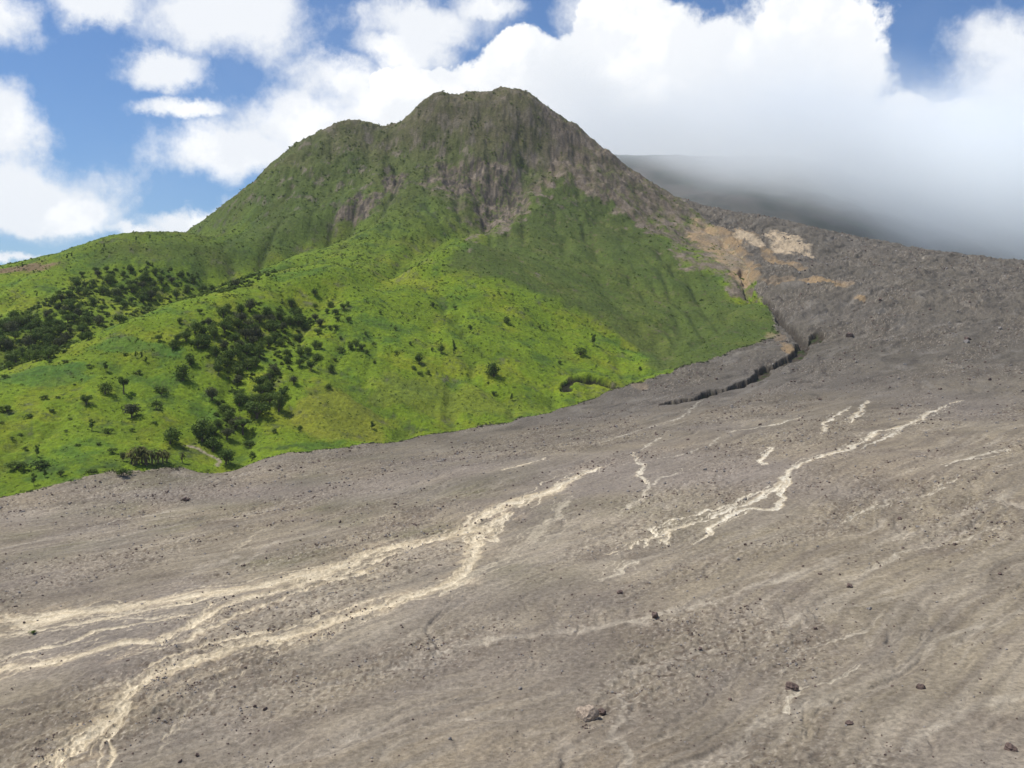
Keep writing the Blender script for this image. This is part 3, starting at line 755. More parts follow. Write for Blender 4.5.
# lone trees and shrubs, each told apart
for a in [
 ('round',105,395,13.5,14,'dark round tree alone on the left meadow, just left of the two-trunked tree'),
 ('twin',123.5,394.5,16,11,'tall tree on two bare trunks standing in the left meadow'),
 ('round',86,406,11.5,11,'compact dark tree on the left meadow, below left of the lone round tree'),
 ('slim',106,371.5,9,6,'small lollipop-shaped tree above the lone round tree on the left meadow'),
 ('slim',92,431,11,7,'slender small tree alone in the lower left meadow'),
 ('grey',132,418,17,19,'loose greyish spreading tree in the left meadow with a dark shadow at its foot'),
 ('shrub',157,410,10,13,'low dark square bush right of the greyish spreading tree'),
 ('shrub',161,394.5,10,13,'dark bush right of the two-trunked tree'),
 ('slim',37,458,12,5.5,'thin upright sapling rising behind the long dark thicket at lower left'),
 ('slim',34,486,12,6,'thin sapling near the edge of the grey flow at far lower left'),
 ('slim',45,478,8,6,'small sapling right of and above the one nearest the flow at lower left'),
 ('round',183,381.5,17,18,'large dark tree left of the wooded gully, the lower of a pair'),
 ('round',190,366,11.5,12,'dark tree left of the wooded gully, the upper of a pair'),
 ('round',173,350,10.5,12,'dark tree at the left tip of the gully wood'),
 ('round',159,341,7,7,'small dark tree standing apart left of the gully wood'),
 ('round',180,325,6.5,7,'small round tree above the left tip of the gully wood'),
 ('round',200,314,6,6,'tiny round tree above left of the gully wood near the bright ridge'),
 ('grey',212,401,13.5,15,'dull brownish-green tree between the gully woods, leaning over the meadow'),
 ('round',227,421,13,13,'dark upright tree at the left of the lower gully wood'),
 ('round',202,441,23,25,'biggest bushy dark tree at the foot of the wooded gully'),
 ('round',170,445,19,22,'wide airy dark tree just right of the palms'),
 ('umbrella',243,435,17,21,'umbrella-shaped tree with a flat crown and black shadow below the gully wood'),
 ('round',257,419,18,26,'very dark broad tree at the lower right of the gully wood'),
 ('round',279,413,20,18,'tall domed tree at the right end of the lower gully wood'),
 ('round',249,414,14,13,'dark tree tucked left of the very dark broad tree'),
 ('bright',213,452,16,18,'bushy green tree beside the dirt track at the foot of the gully'),
 ('bright',226,465,16,21,'bushy green tree right on the edge of the grey flow'),
 ('shrub',252,459,7.5,9,'small dark bush on the edge of the grey flow right of the bushy green tree'),
 ('shrub',249,447,8,12,'low bush below the umbrella-shaped tree'),
 ('shrub',275,434,6,6,'small bush on the grass right of the umbrella-shaped tree'),
 ('round',331,373,9,8.5,'small dark tree alone at the top left of the yellowish pasture'),
 ('shrub',328,390,7,8,'low bush in the middle of the yellowish pasture'),
 ('shrub',341,353.5,7,13,'broad low dark bush left of the cluster of three bushes'),
 ('round',350,350,9,8,'left bush of a cluster of three on the middle slope'),
 ('round',356,350,11,8,'middle and tallest bush of a cluster of three on the middle slope'),
 ('round',362,351,8,7,'right bush of a cluster of three on the middle slope'),
 ('round',419,364,11,10,'dark round tree, the largest of a loose group of four on the middle slope'),
 ('shrub',413,370,4.5,6,'small bush left of the loose group of four on the middle slope'),
 ('shrub',420,376,4.5,6,'lowest bush of the loose group of four on the middle slope'),
 ('shrub',428,375,6,5,'right bush of the loose group of four on the middle slope'),
 ('round',441,354,9,9,'dark round tree beside the pole-thin tree on the middle slope'),
 ('slim',454,356,14,5,'pole-thin tall tree on the middle slope'),
 ('round',494,377,14,17,'solitary large dark tree in the centre of the green slope'),
 ('round',494,396,5.5,6,'small dark tree below the solitary large dark tree'),
 ('slim',512,401,7,4,'small leaning sapling near the grey flow below the solitary tree'),
 ('shrub',507,324,8,9,'dark bush high on the slope above the solitary large tree'),
 ('shrub',580,355,9,14,'wide dark bush on the slope above the dark bank'),
 ('slim',594,346,11,6,'small scraggly tree on the slope above and right of the wide dark bush'),
 ('slim',372,430,8,6,'small sapling near the flow edge at the bottom of the yellowish pasture'),
 ('shrub',300,431,6,7,'little bush at the bottom left of the yellowish pasture'),
 ('slim',136,359,7,3,'leftmost of three thin dark saplings in a row on the left meadow'),
 ('slim',142,361,8,3,'middle and tallest of three thin dark saplings in a row on the left meadow'),
 ('slim',146,363,6,3,'rightmost of three thin dark saplings in a row on the left meadow'),
 ('round',311,371,11,10,'dark tree at the right fringe of the gully wood, lower of two'),
 ('round',316,361,9,12,'dark tree at the right fringe of the gully wood, upper of two'),
 ('shrub',396,354.5,5,4,'tiny bush alone right of the cluster of three bushes'),
 ('shrub',374,347,5,5,'tiny bush just above right of the cluster of three bushes'),
 ('shrub',18,468,9,24,'left half of the long dark thicket in the lower left meadow'),
 ('shrub',38,468,10,22,'right half of the long dark thicket in the lower left meadow'),
 ('shrub',124,477,9,16,'broad dark bush under the palms beside the grey flow'),
 ('shrub',112,453,6,10,'low bush left of the palms'),
 ('shrub',61,476,7,11,'low bush between the long thicket and the grey flow'),
 ('grey',123,462,11,6,'thin bare-looking little tree left of the palms'),
]:
    plant(*a)
plant('brightshrub', 33, 634, 3.5, 9, 'lone green weed clump on the pale channel bed at far left')
# scattered low meadow bushes that look alike
for (px, py, w_) in [(49,362,7),(66,363,8),(6,378,9),(45,399,9),(51,412,7),(28,418,11),(7,411,15),(2,424,6),(92,474,12),(108,433,12),(125,356,6),(90,368,8),(138,375,9),
                     (58,398,5),(20,436,6),(78,446,6),(132,432,7),(155,425,6),(98,445,6),(25,450,7),(66,432,5),(74,385,4),(12,440,7),(70,420,5)]:
    plant('shrub', px, py, w_ * .5, w_, 'low dark bush scattered on the open left meadow', 'low bushes scattered on the left meadow')
for (px, py, h_) in [(320,349,7),(305,331,8),(349,321,5),(348,307,5),(315,297,8),(433,307,5),(335,362,4),(367,355,5),(374,364,4),(470,330,5),(455,310,4),(330,330,5),(340,340,4),(395,330,4),(410,345,4),(380,315,4),(365,335,4),(300,352,6),(295,340,6),(540,330,4),(560,365,4),(640,370,4),(432,352,4)]:
    plant('round', px, py, h_, h_ * 1.05, 'small dark bush dotted over the middle green slope', 'small bushes dotted over the middle slope', name='small_bush', cat='bush')
# woods: individual trees filling an outline
def wood(poly, n, hr, kinds, label, group, mind, prefer=None):
    xs = [p[0] for p in poly]; ys = [p[1] for p in poly]; k_ = 0; t_ = 0
    mine = []
    while k_ < n and t_ < n * 60:
        t_ += 1
        px, py = trng.uniform(min(xs), max(xs)), trng.uniform(min(ys), max(ys))
        if not inpoly(np.array([px]), np.array([py]), poly)[0]: continue
        if any(abs(px - a) < mind and abs(py - b_) < mind * .6 for a, b_ in mine): continue
        mine.append((px, py)); h_ = trng.uniform(*hr)
        plant(kinds[trng.randint(len(kinds))], px, py, h_, h_ * trng.uniform(.95, 1.3), label, group); k_ += 1
K1 = ['round', 'round', 'round', 'bright', 'grey']
K0 = ['round', 'round', 'round', 'bright', 'grey']
wood([(208,318),(240,308),(290,306),(305,318),(292,334),(262,336),(235,340),(212,338)], 26, (9,13.5), K0, 'dark tree in the upper part of the gully wood under the bright ridge', 'trees of the upper gully wood', 5.5)
wood([(172,346),(195,328),(222,338),(262,338),(262,362),(258,374),(228,380),(214,372),(205,352)], 28, (9,14), K0, 'dark tree in the dense middle part of the gully wood', 'trees of the middle gully wood', 7)
wood([(266,340),(300,330),(318,345),(312,365),(292,392),(268,400),(262,380)], 14, (8,12), K0, 'dark tree in the loose right-hand part of the gully wood', 'trees on the right side of the gully wood', 7)
wood([(238,380),(262,385),(285,395),(270,410),(240,412),(228,405)], 10, (10,14), K0, 'dark tree in the narrow lower part of the gully wood', 'trees of the lower gully wood', 7)
wood([(190,425),(225,410),(240,425),(225,448),(195,446)], 8, (9,14), K0, 'mid-sized tree in the thicket at the foot of the gully', 'trees at the foot of the gully', 7)
wood([(300,312),(345,300),(350,325),(318,338)], 12, (5,8), K0, 'small dark tree sprinkled right of the upper gully wood', 'small trees right of the upper gully wood', 6)
wood([(0,372),(0,318),(45,318),(70,335),(60,358),(20,368)], 34, (9,14), K1, 'tree of the thick wood at the left edge behind the bright ridge', 'trees of the left edge wood', 6.5)
wood([(40,318),(60,296),(120,290),(150,300),(125,322),(72,348)], 32, (7,11), K1, 'tree in the middle of the wooded valley behind the bright ridge', 'trees of the middle wooded valley', 6.5)
wood([(60,296),(85,272),(150,272),(210,284),(260,280),(200,298),(150,302)], 36, (6,10), K1, 'small dark tree in the upper wooded valley behind the bright ridge', 'trees of the upper wooded valley', 6)
wood([(60,266),(160,241),(190,240),(170,250),(80,268)], 0, (3,5), ['slim'], 'x', 'x', 9)
for (px, py) in ((67,259),(72,257),(104,249),(136,241),(150,240),(37,297),(22,268)):
    plant('slim', px, py + 1, 5, 2.5, 'thin little tree on the skyline of the left hill', 'thin trees along the left hill skyline')

# palms with dry fronds
def palm_meshes(seed):
    rng = np.random.RandomState(seed)
    lean = rng.randn(2) * .06
    tr = tubes('palm_trunk', [([(0, 0, -.1), (lean[0] * .4, lean[1] * .4, .3), (lean[0], lean[1], .55)], .05, .04)], M_bark)
    V = []; Fc = []; T = []
    for k in range(20):
        a = k * 2.4 + rng.rand() * .5; up_ = rng.uniform(-.3, 1.1); ln = rng.uniform(.38, .56); tone = .2 if up_ > .4 else .95
        p = np.array([lean[0], lean[1], .55 + .08 * rng.randn()]); dirn = np.array([math.cos(a) * math.cos(up_), math.sin(a) * math.cos(up_), math.sin(up_)])
        side = np.array([-math.sin(a), math.cos(a), 0]); n = 7; k0 = len(V)
        for i in range(n + 1):
            t = i / n; w = .05 * math.sin(math.pi * min(1, .15 + t * .85)) + .004
            V += [p + side * w + np.array([0, 0, -w * .7]), p, p - side * w + np.array([0, 0, -w * .7])]; T += [tone * (.7 + .3 * rng.rand())] * 3
            dirn = dirn + np.array([0, 0, -.27]); dirn /= np.linalg.norm(dirn); p = p + dirn * ln / n
        for i in range(n):
            if i % 1 == 0:
                q = k0 + 3 * i; Fc += [(q, q + 1, q + 4, q + 3), (q + 1, q + 2, q + 5, q + 4)]
    cr = mesh_arrays('palm_fronds', np.array(V), np.array(Fc), M_palm, False, {'tone': ('FLOAT', np.array(T))})
    return tr, cr
LIB['palm'] = [palm_meshes(900 + i) for i in range(4)]
for i, (px, py, h_, w_) in enumerate([(132,464,20,13),(137,465,24,14),(142,463,25,15),(147,465,22,14),(152,464,19,13),(145,466,17,12),(135,466,15,11)]):
    plant('palm', px, py, h_, w_ * 1.15, 'palm with drooping yellow-brown fronds in the larger left clump by the flow', 'palms of the larger clump', name='palm_tree', cat='palm tree')
for (px, py, h_, w_) in [(158,464,18,12),(163,464,19,12),(167,463,15,11)]:
    plant('palm', px, py, h_, w_ * 1.15, 'palm with drooping fronds in the smaller right clump by the flow', 'palms of the smaller clump', name='palm_tree', cat='palm tree')
plant('palm', 182, 463, 14, 9, 'single thin palm between the palm clumps and the dirt track', name='palm_tree', cat='palm tree')

# ---------------------------------------------------------------- scrub: uncountable small tufts on the slopes
def scatter(name, n, pick, kind_mat, sizer, leafn, label, cat=None):
    Vs = []; Fs = []; Ts = []; tot = 0
    protos = []
    for s in range(5):
        rng = np.random.RandomState(700 + s)
        protos.append(leaves(rng, [(0, 0, .35, .42, .42, .42), (.25, .1, .25, .3, .3, .3), (-.2, -.15, .25, .3, .3, .3)], leafn, .24))
    wgt = pick.ravel(); cs = np.cumsum(wgt); sel = np.searchsorted(cs, trng.rand(n) * cs[-1])
    for r_, a_ in zip(sel // NA, sel % NA):
        V, Fc, T = protos[trng.randint(5)]; s = sizer(r_, a_)
        ang = trng.rand() * 6.28; c_, s_ = math.cos(ang), math.sin(ang)
        W_ = np.stack([V[:, 0] * c_ - V[:, 1] * s_, V[:, 0] * s_ + V[:, 1] * c_, V[:, 2] * .8], 1) * s + np.array([VX[r_, a_], VY[r_, a_], VZ[r_, a_] - s * .1])
        Vs.append(W_); Fs.append(Fc + tot); Ts.append(np.clip(T * .5 + trng.rand() * .5, 0, 1)); tot += len(V)
    me = mesh_arrays(name, np.concatenate(Vs), np.concatenate(Fs), kind_mat, False, {'tone': ('FLOAT', np.concatenate(Ts))})
    o = bpy.data.objects.new(name, me); COL.objects.link(o); tag(o, label, cat, kind='stuff'); return o
scrubn = fbm(VX, VY, 45, 4, 401, .6)
vis = np.zeros((NR, NA), bool)      # parts of the sheet the camera side can see
el = VZ / VY; mxel = np.maximum.accumulate(el, axis=0); vis = el >= mxel - .012
lo = (np.arange(NR)[:, None] > 60) & (np.arange(NA)[None] > 70) & (np.arange(NA)[None] < NA - 70)
land_ok = (~isfan) & vis & lo & (bk < .1)
w_scrub = land_ok * (rocky < .7) * (.10 + .9 * sstep(-.1, .35, scrubn)) * (.16 + .84 * sstep(-60, 30, VZ)) * (1 - .75 * tri_s)
scatter('scrub', 12000, w_scrub, M_scrub, lambda r_, a_: (.6 + 1.5 * trng.rand() ** 2.5) * VY[r_, a_] / 640., 10, 'low dark green scrub dotted over the grassy slopes', 'scrub')
w_tuft = land_ok * (rocky < .5) * (.2 + .8 * sstep(-.2, .3, -scrubn))
scatter('tall_grass', 9000, w_tuft, M_light, lambda r_, a_: (.6 + 1.4 * trng.rand() ** 2) * VY[r_, a_] / 640., 8, 'tufts of bright tall grass and low weeds on the slopes', 'grass')
woodn = np.zeros((NR, NA), bool)
for pl in ([(0,372),(0,318),(60,292),(120,268),(200,272),(280,272),(240,290),(180,302),(130,320),(60,360)],):
    pw = [p[:2] for p in hits(pl, H3)]
    woodn |= inpoly(VX, VY, pw)
w_under = (~isfan) & woodn & vis & lo
scatter('undergrowth', 500, w_under.astype(float), M_dark, lambda r_, a_: (2.4 + 3.2 * trng.rand()), 60, 'leafy undergrowth between the trees of the wooded valley', 'undergrowth')
scatter('undergrowth', 800, w_under.astype(float), M_scrub, lambda r_, a_: (1.8 + 2.6 * trng.rand()), 50, 'paler bushes and vines between the trees of the wooded valley', 'undergrowth')
gulw = np.zeros((NR, NA), bool)
for pl in ([(170,346),(195,328),(208,316),(240,306),(295,304),(312,318),(300,345),(290,375),(262,385),(228,382),(212,374),(203,352)],[(235,380),(285,378),(290,400),(245,415),(215,450),(192,446),(205,420)]):
    gulw |= inpoly(VX, VY, [p[:2] for p in hits(pl, H3)])
w_g = (gulw & vis & ~isfan) * sstep(-.4, .3, fbm(VX, VY, 16, 3, 451))
scatter('undergrowth', 260, w_g, M_scrub, lambda r_, a_: (1.6 + 2.6 * trng.rand()), 50, 'leafy undergrowth filling the wooded gully on the near slope', 'undergrowth')

w_e = vis * lo * (edgeb > .06) * (edgeb < .97) * (bk < .1) * (VY < 1000) * (.15 + sstep(-.1, .3, fbm(VX, VY, 12, 3, 461)))
scatter('dusty_weeds', 1500, w_e, M_grey, lambda r_, a_: (.5 + 1.3 * trng.rand() ** 2) * VY[r_, a_] / 640., 14, 'dusty half-buried weeds along the edge of the grey flow', 'weeds')

# ---------------------------------------------------------------- rocks
def rock_arrays(seed, sub=1):
    import bmesh
    rng = np.random.RandomState(seed)
    bm = bmesh.new(); bmesh.ops.create_icosphere(bm, subdivisions=sub, radius=.5)
    off = rng.rand(3) * 50
    for v in bm.verts:
        n = perlin(np.array([v.co.x * 2.2 + off[0]]), np.array([v.co.y * 2.2 + v.co.z * 1.7 + off[1]]))[0]
        n2 = perlin(np.array([v.co.z * 5 + off[2]]), np.array([v.co.x * 5 + v.co.y * 4]))[0]
        v.co *= 1 + .55 * n + .18 * n2
        v.co.z *= .85; v.co.x *= 1.1
    for _ in range(4):       # broken facets
        nr = Vector(rng.randn(3)).normalized(); d_ = .36
        for v in bm.verts:
            q_ = v.co.dot(nr) - d_
            if q_ > 0: v.co -= nr * q_
    V = np.array([v.co[:] for v in bm.verts]); Fc = np.array([[v.index for v in f.verts] for f in bm.faces]); bm.free()
    return V, Fc
ROCKS = [rock_arrays(s, 3) for s in range(6)]
def boulder(px, py, wpx, mat, label, group=None):
    w = seat(px, py); s = wpx * w[1] / F * (.8 if wpx < 15 else 1.); V, Fc = ROCKS[trng.randint(6)]
    if wpx > 15: V = ROCKS[2][0] * np.array([1., 1., 1.3]); Fc = ROCKS[2][1]
    me = mesh_arrays('boulder', V * s, Fc, mat, False)
    o = bpy.data.objects.new('boulder', me); COL.objects.link(o); o.location = (w[0], w[1], w[2] + s * .14)
    o.rotation_euler = (trng.uniform(-.25, .25), trng.uniform(-.25, .25), trng.rand() * 6.28)
    return tag(o, label, 'boulder', group)
for a in [
 (587,719,19,M_rock_tan,'large pale brown boulder in the bottom centre of the ash plain'),
 (602,714,11,M_rock_dark,'dark boulder touching the right side of the large pale brown boulder'),
 (592,709,7,M_rock_tan,'small reddish stone behind the large pale brown boulder'),
 (655,617,10,M_rock_dark,'dark red-brown boulder alone above the large pale brown boulder'),
 (620,594,7,M_rock_dark,'small black boulder up left of the dark red-brown boulder'),
 (792,689,13,M_rock_dark,'flat dark boulder right of the bottom centre of the ash plain'),
 (920,689,11,M_rock_dark,'flat reddish boulder in the lower right of the ash plain'),
 (1011,750,12,M_rock_dark,'dark boulder in the bottom right corner of the ash plain'),
 (850,587,8,M_rock_dark,'dark boulder in the upper middle right of the ash plain'),
 (849,337,9,M_rock_dark,'dark boulder on the rubble slope right of the ravine head'),
 (967,340,8,M_rock_dark,'dark block high on the far right rubble slope'),
 (966,343,7,M_rock_grey,'pale block high on the far right rubble slope'),
 (185,501,9,M_rock_dark,'dark red block near the left grass edge of the flow'),
 (849,725,9,M_rock_dark,'small dark boulder below the flat dark boulder at lower right'),
]: boulder(*a)
for (px, py, w_) in [(642,482,4),(665,484,4),(628,492,4),(600,505,3),(745,545,4),(738,560,4),(705,470,4),(716,380,4),(688,440,4),(900,520,5),(955,545,5),(1000,575,5),(820,575,4),(745,500,4),(815,630,5),(870,610,5),(760,600,4),(700,650,5),(730,700,5),(340,523,4),(395,505,4),(310,492,4),(265,710,6),(255,707,5),(197,757,6),(180,762,6),(450,740,5),(520,690,5),(1000,330,5),(930,310,4),(880,300,4),(990,380,5),(940,390,4),(905,365,4),(820,400,4),(760,425,4)]:
    boulder(px, py, w_, [M_rock_dark, M_rock_dark, M_rock_grey][trng.randint(3)], 'small loose boulder lying on the grey ash plain', 'small boulders strewn over the ash plain')
# rubble
rub = roughz
protos = [rock_arrays(40 + s, 1) for s in range(6)]
def rubble(name, n, mat, col_sel, label):
    Vs = []; Fs = []; tot = 0; cnt = 0
    clump = sstep(.0, .35, fbm(VX, VY, 9, 4, 441, .7))
    wgt = (isfan & vis & lo & (rv < .2)) * (.02 + rub * clump ** 2 * (1 - .85 * np.clip(wash + stream, 0, 1)))
    cs = np.cumsum(wgt.ravel()); sel = np.searchsorted(cs, trng.rand(n) * cs[-1])
    for r_, a_ in zip(sel // NA, sel % NA):
        V, Fc = protos[trng.randint(6)]; s = (.5 + 2.0 * trng.rand() ** 5) * (VY[r_, a_] / 1000. + .04)
        ang = trng.rand() * 6.28; c_, s_ = math.cos(ang), math.sin(ang)
        W_ = np.stack([V[:, 0] * c_ - V[:, 1] * s_, V[:, 0] * s_ + V[:, 1] * c_, V[:, 2]], 1) * s + np.array([VX[r_, a_], VY[r_, a_], VZ[r_, a_] + s * .12])
        Vs.append(W_); Fs.append(Fc + tot); tot += len(V)
    me = mesh_arrays(name, np.concatenate(Vs), np.concatenate(Fs), mat, False)
    o = bpy.data.objects.new(name, me); COL.objects.link(o); tag(o, label, 'rubble', kind='stuff')
rubble('rubble', 15000, M_rock_dark, 0, 'dark brown rubble scattered over the ash plain')
rubble('gravel', 10000, M_rock_grey, 1, 'pale grey stones scattered over the ash plain')

# ---------------------------------------------------------------- mist clinging to the far volcano
m_c, nt = new_mat('mist')
out = ND(nt, 'ShaderNodeOutputMaterial'); pv = ND(nt, 'ShaderNodeVolumePrincipled')
pv.inputs['Color'].default_value = (.95, .98, 1., 1); pv.inputs['Anisotropy'].default_value = 0.
tc = ND(nt, 'ShaderNodeTexCoord')
n1 = ND(nt, 'ShaderNodeTexNoise'); n1.inputs['Scale'].default_value = .0032; n1.inputs['Detail'].default_value = 3
nt.links.new(tc.outputs['Object'], n1.inputs['Vector'])
sp = ND(nt, 'ShaderNodeSeparateXYZ'); nt.links.new(tc.outputs['Object'], sp.inputs[0])
# the base of the cloud sinks towards the right
m1 = ND(nt, 'ShaderNodeMath', operation='MULTIPLY_ADD'); m1.inputs[1].default_value = .62; zz_ = ND(nt, 'ShaderNodeMath', operation='MULTIPLY'); zz_.inputs[1].default_value = 1.5; nt.links.new(sp.outputs[2], zz_.inputs[0]); nt.links.new(sp.outputs[0], m1.inputs[0]); nt.links.new(zz_.outputs[0], m1.inputs[2])
m2 = ND(nt, 'ShaderNodeMath', operation='MULTIPLY_ADD'); m2.inputs[1].default_value = 420.; m2.inputs[2].default_value = -210.
nt.links.new(n1.outputs['Fac'], m2.inputs[0])
m3 = ND(nt, 'ShaderNodeMath', operation='ADD'); nt.links.new(m1.outputs[0], m3.inputs[0]); nt.links.new(m2.outputs[0], m3.inputs[1])
def mrange(src, a_, b_, c_, d__):
    mr = ND(nt, 'ShaderNodeMapRange'); mr.interpolation_type = 'SMOOTHSTEP'
    for i_, v_ in enumerate((a_, b_, c_, d__)): mr.inputs[i_ + 1].default_value = v_
    nt.links.new(src, mr.inputs[0]); return mr.outputs[0]
rise = mrange(m3.outputs[0], 570., 820., .0004, .0072)
dn = ND(nt, 'ShaderNodeMath', operation='MULTIPLY_ADD'); dn.inputs[1].default_value = 260.; nt.links.new(n1.outputs['Fac'], dn.inputs[0]); nt.links.new(sp.outputs[2], dn.inputs[2])
top = mrange(dn.outputs[0], 480., 635., 1., 0.)
pr = ND(nt, 'ShaderNodeMath', operation='MULTIPLY'); nt.links.new(rise, pr.inputs[0]); nt.links.new(top, pr.inputs[1])
nt.links.new(pr.outputs[0], pv.inputs['Density']); nt.links.new(pv.outputs[0], out.inputs['Volume'])
import bmesh
bm = bmesh.new(); bmesh.ops.create_icosphere(bm, subdivisions=4, radius=1.)
for v in bm.verts:
    n = fbm(np.array([v.co.x * 3 + v.co.z]), np.array([v.co.y * 3 + v.co.z * 2]), 1., 3, 501)[0]
    v.co *= 1 + .10 * n
    v.co = Vector([math.copysign(abs(c_) ** .6, c_) for c_ in v.co])
    v.co.x = v.co.x * 1350 + 1050; v.co.y = v.co.y * 520 + 2190; v.co.z = v.co.z * 430 + 330
me = bpy.data.meshes.new('cloud_mist'); bm.to_mesh(me); bm.free(); me.materials.append(m_c)
o = bpy.data.objects.new('cloud_mist', me); COL.objects.link(o); tag(o, 'grey and white cloud mist hiding the volcano behind the green mountain', 'cloud', kind='stuff')

# thin air between the camera and the far slopes
m_h, nt = new_mat('haze_air'); out = ND(nt, 'ShaderNodeOutputMaterial'); pv = ND(nt, 'ShaderNodeVolumePrincipled')
pv.inputs['Color'].default_value = (.86, .93, 1, 1); pv.inputs['Density'].default_value = .000028; nt.links.new(pv.outputs[0], out.inputs['Volume'])
me = bpy.data.meshes.new('haze'); bm = bmesh.new(); bmesh.ops.create_cube(bm, size=1.)
for v in bm.verts: v.co.x *= 18400; v.co.y *= 18400; v.co.z = -191. if v.co.z < 0 else 800.
bm.to_mesh(me); bm.free(); me.materials.append(m_h)
o = bpy.data.objects.new('haze', me); COL.objects.link(o); tag(o, kind='stuff')

# ---------------------------------------------------------------- sky with clouds, sun
SUN_EL, SUN_AZ = math.radians(62), math.radians(-82)      # azimuth from +Y, towards the left
wd = bpy.data.worlds.new('World'); scene.world = wd; wd.use_nodes = True; nt = wd.node_tree; nt.nodes.clear()
out = ND(nt, 'ShaderNodeOutputWorld'); bg = ND(nt, 'ShaderNodeBackground'); bg.inputs['Strength'].default_value = .1
sky = ND(nt, 'ShaderNodeTexSky', sky_type='NISHITA'); sky.sun_disc = False; sky.sun_elevation = SUN_EL; sky.sun_rotation = SUN_AZ
sky.altitude = 300; sky.air_density = 1.; sky.dust_density = .3; sky.ozone_density = 3.5
tc = ND(nt, 'ShaderNodeTexCoord')
nA = ND(nt, 'ShaderNodeTexNoise'); nA.inputs['Scale'].default_value = 9.; nA.inputs['Detail'].default_value = 9; nA.inputs['Roughness'].default_value = .66
nt.links.new(tc.outputs['Generated'], nA.inputs['Vector'])
sb = ND(nt, 'ShaderNodeVectorMath', operation='SUBTRACT'); nt.links.new(nA.outputs['Color'], sb.inputs[0]); sb.inputs[1].default_value = (.5, .5, .5)
sc_ = ND(nt, 'ShaderNodeVectorMath', operation='SCALE'); nt.links.new(sb.outputs[0], sc_.inputs[0]); sc_.inputs['Scale'].default_value = .075
ad = ND(nt, 'ShaderNodeVectorMath', operation='ADD'); nt.links.new(tc.outputs['Generated'], ad.inputs[0]); nt.links.new(sc_.outputs[0], ad.inputs[1])
def field(blobs, src):
    prev = None
    for (px, py, rx, ry) in blobs:
        dv = ray(px, py); dv = dv / np.linalg.norm(dv)
        sx, sz = 1000. / rx, 1000. / ry
        ma = ND(nt, 'ShaderNodeVectorMath', operation='MULTIPLY_ADD'); nt.links.new(src, ma.inputs[0])
        ma.inputs[1].default_value = (sx, 0, sz); ma.inputs[2].default_value = (-dv[0] * sx, 0, -dv[2] * sz)
        ln = ND(nt, 'ShaderNodeVectorMath', operation='LENGTH'); nt.links.new(ma.outputs[0], ln.inputs[0])
        if prev is None: prev = ln.outputs['Value']
        else:
            mn = ND(nt, 'ShaderNodeMath', operation='SMOOTH_MIN'); mn.inputs[2].default_value = .2
            nt.links.new(prev, mn.inputs[0]); nt.links.new(ln.outputs['Value'], mn.inputs[1]); prev = mn.outputs[0]
    return prev
CUM = [(620,55,62,60),(700,95,85,78),(805,80,72,68),(540,88,75,48),(455,108,85,42),(868,150,58,50),(945,172,70,42),(1010,222,90,50),(750,170,210,95),(600,140,120,60),(1060,250,170,80),(900,220,170,80)]
WSP = [(375,104,80,40),(310,130,78,38),(240,156,72,26),(350,80,60,26),(420,22,70,22),(395,48,55,22),(480,5,40,14),(212,16,84,36),(162,72,34,18),(250,8,55,30),(95,8,50,20),(22,194,74,36),(70,205,40,24),(4,124,26,34),(10,222,80,14),(190,222,50,13),(150,230,45,9),(178,112,36,10),(-5,20,34,24),(1000,50,46,26),(1015,85,60,38),(5,264,30,5),(330,215,90,12),(600,20,40,30)]
def ramp(src, lo, hi, a0, a1):
    r = ND(nt, 'ShaderNodeMapRange'); r.interpolation_type = 'SMOOTHSTEP'
    r.inputs[1].default_value = lo; r.inputs[2].default_value = hi; r.inputs[3].default_value = a0; r.inputs[4].default_value = a1
    nt.links.new(src, r.inputs[0]); return r.outputs[0]
def fm(op, a, b_):
    m = ND(nt, 'ShaderNodeMath', operation=op); m.use_clamp = False
    for i, v in enumerate((a, b_)):
        if isinstance(v, float): m.inputs[i].default_value = v
        else: nt.links.new(v, m.inputs[i])
    return m.outputs[0]
fc = field(CUM, ad.outputs[0]); fw = field(WSP, ad.outputs[0])
nB = ND(nt, 'ShaderNodeTexNoise'); nB.inputs['Scale'].default_value = 17.; nB.inputs['Detail'].default_value = 10; nB.inputs['Roughness'].default_value = .64
nt.links.new(tc.outputs['Generated'], nB.inputs['Vector'])
def vor(scale):
    v_ = ND(nt, 'ShaderNodeTexVoronoi', feature='SMOOTH_F1'); v_.inputs['Scale'].default_value = scale; v_.inputs['Smoothness'].default_value = .35
    nt.links.new(ad.outputs[0], v_.inputs['Vector']); return v_.outputs['Distance']
v1 = vor(11.); v2 = vor(27.)
puff = fm('ADD', fm('MULTIPLY', fm('SUBTRACT', v1, .42), .55), fm('MULTIPLY', fm('SUBTRACT', v2, .42), .28))
fc = fm('ADD', fc, puff)
fc = fm('ADD', fc, fm('MULTIPLY', fm('SUBTRACT', nB.outputs['Fac'], .5), .55))
aC = ramp(fc, .93, 1.09, 1., 0.)
fw2 = fm('ADD', fw, fm('MULTIPLY', fm('SUBTRACT', nB.outputs['Fac'], .5), 2.0))
fw2 = fm('ADD', fw2, fm('MULTIPLY', puff, .35))
aW = ramp(fw2, .38, 1.34, .95, 0.)
al = fm('MAXIMUM', aC, aW)
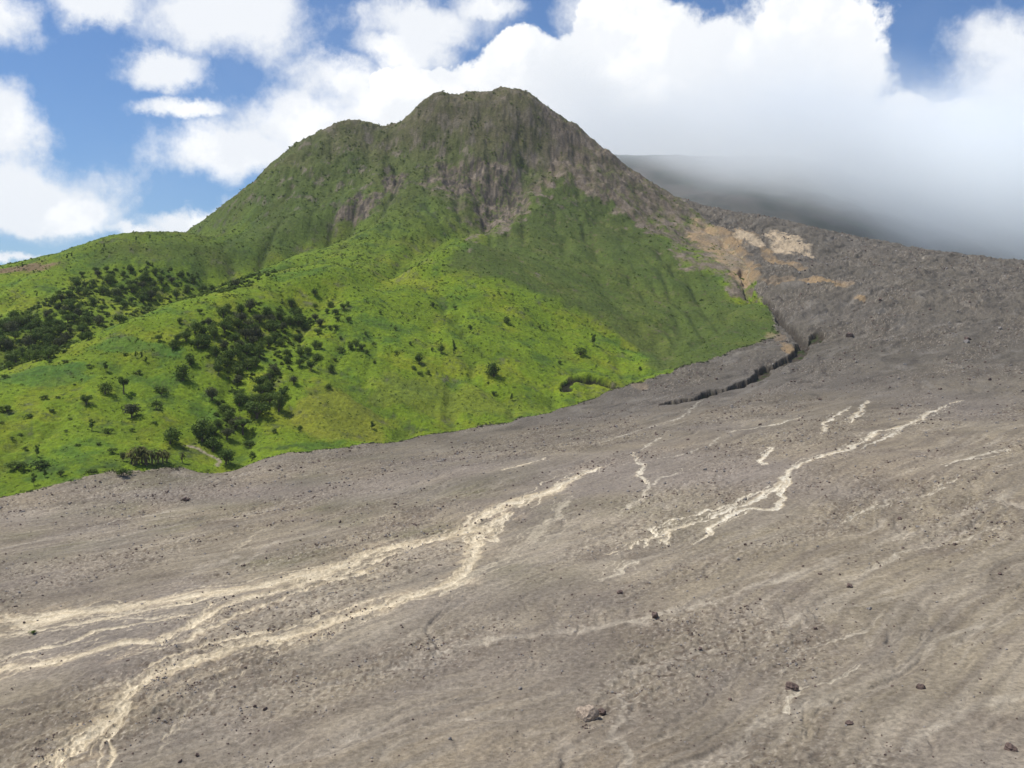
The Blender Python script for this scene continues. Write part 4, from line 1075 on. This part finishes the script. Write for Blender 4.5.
# generic scattered cloud for the part of the sky behind the camera
nC = ND(nt, 'ShaderNodeTexNoise'); nC.inputs['Scale'].default_value = 2.6; nC.inputs['Detail'].default_value = 8
nt.links.new(tc.outputs['Generated'], nC.inputs['Vector'])
spw = ND(nt, 'ShaderNodeSeparateXYZ'); nt.links.new(tc.outputs['Generated'], spw.inputs[0])
aG = fm('MULTIPLY', ramp(nC.outputs['Fac'], .52, .64, 0., .8), ramp(spw.outputs[2], .42, .6, 0., 1.))
al = fm('MAXIMUM', al, aG)
# thin milky veil
nD = ND(nt, 'ShaderNodeTexNoise'); nD.inputs['Scale'].default_value = 5.; nD.inputs['Detail'].default_value = 5
nt.links.new(tc.outputs['Generated'], nD.inputs['Vector'])
veil = ramp(nD.outputs['Fac'], .45, .8, 0., .08); al = fm('MAXIMUM', al, veil)
shade = ramp(fm('ADD', nB.outputs['Fac'], fm('MULTIPLY', puff, -.9)), .40, .64, 1., 0.)
cc = ND(nt, 'ShaderNodeMix', data_type='RGBA'); cc.inputs['A'].default_value = (10.2, 10.2, 10.2, 1); cc.inputs['B'].default_value = (8.7, 8.9, 9.2, 1)
nt.links.new(shade, cc.inputs['Factor'])
mxs = ND(nt, 'ShaderNodeMix', data_type='RGBA'); nt.links.new(al, mxs.inputs['Factor']); tint = ND(nt, 'ShaderNodeMix', data_type='RGBA', blend_type='MULTIPLY'); tint.inputs['Factor'].default_value = 1.; tint.inputs['B'].default_value = (.60, .78, 1., 1)
nt.links.new(sky.outputs[0], tint.inputs['A']); nt.links.new(tint.outputs['Result'], mxs.inputs['A']); nt.links.new(cc.outputs['Result'], mxs.inputs['B'])
nt.links.new(mxs.outputs['Result'], bg.inputs['Color']); nt.links.new(bg.outputs[0], out.inputs['Surface'])
wd.cycles.sampling_method = 'MANUAL'; wd.cycles.sample_map_resolution = 512

sl = bpy.data.lights.new('sun', 'SUN'); sl.energy = 4.9; sl.angle = math.radians(.5); sl.color = (1., .945, .85)
so = bpy.data.objects.new('sun', sl); COL.objects.link(so)
sv = Vector((math.sin(SUN_AZ) * math.cos(SUN_EL), math.cos(SUN_AZ) * math.cos(SUN_EL), math.sin(SUN_EL)))
so.rotation_euler = sv.to_track_quat('Z', 'Y').to_euler(); so.location = (0, 0, 500)

# ---------------------------------------------------------------- camera and render
cam = bpy.data.cameras.new('camera'); cam.sensor_width = 36.; cam.lens = F / 1024 * 36.; cam.clip_end = 100000.; cam.clip_start = 1.
co = bpy.data.objects.new('camera', cam); COL.objects.link(co); co.rotation_euler = (math.radians(90) - PITCH, 0, 0); scene.camera = co
vs = scene.view_settings; vs.view_transform = 'Standard'; vs.look = 'None'; vs.gamma = 1; vs.use_curve_mapping = False; vs.exposure = .15
scene.render.engine = 'CYCLES'; cy = scene.cycles
cy.max_bounces = 12; cy.diffuse_bounces = 2; cy.glossy_bounces = 1; cy.transmission_bounces = 2; cy.volume_bounces = 12; cy.transparent_max_bounces = 4
cy.use_denoising = True; cy.use_adaptive_sampling = True; cy.adaptive_threshold = .015
cy.volume_step_rate = 2.; cy.volume_max_steps = 64
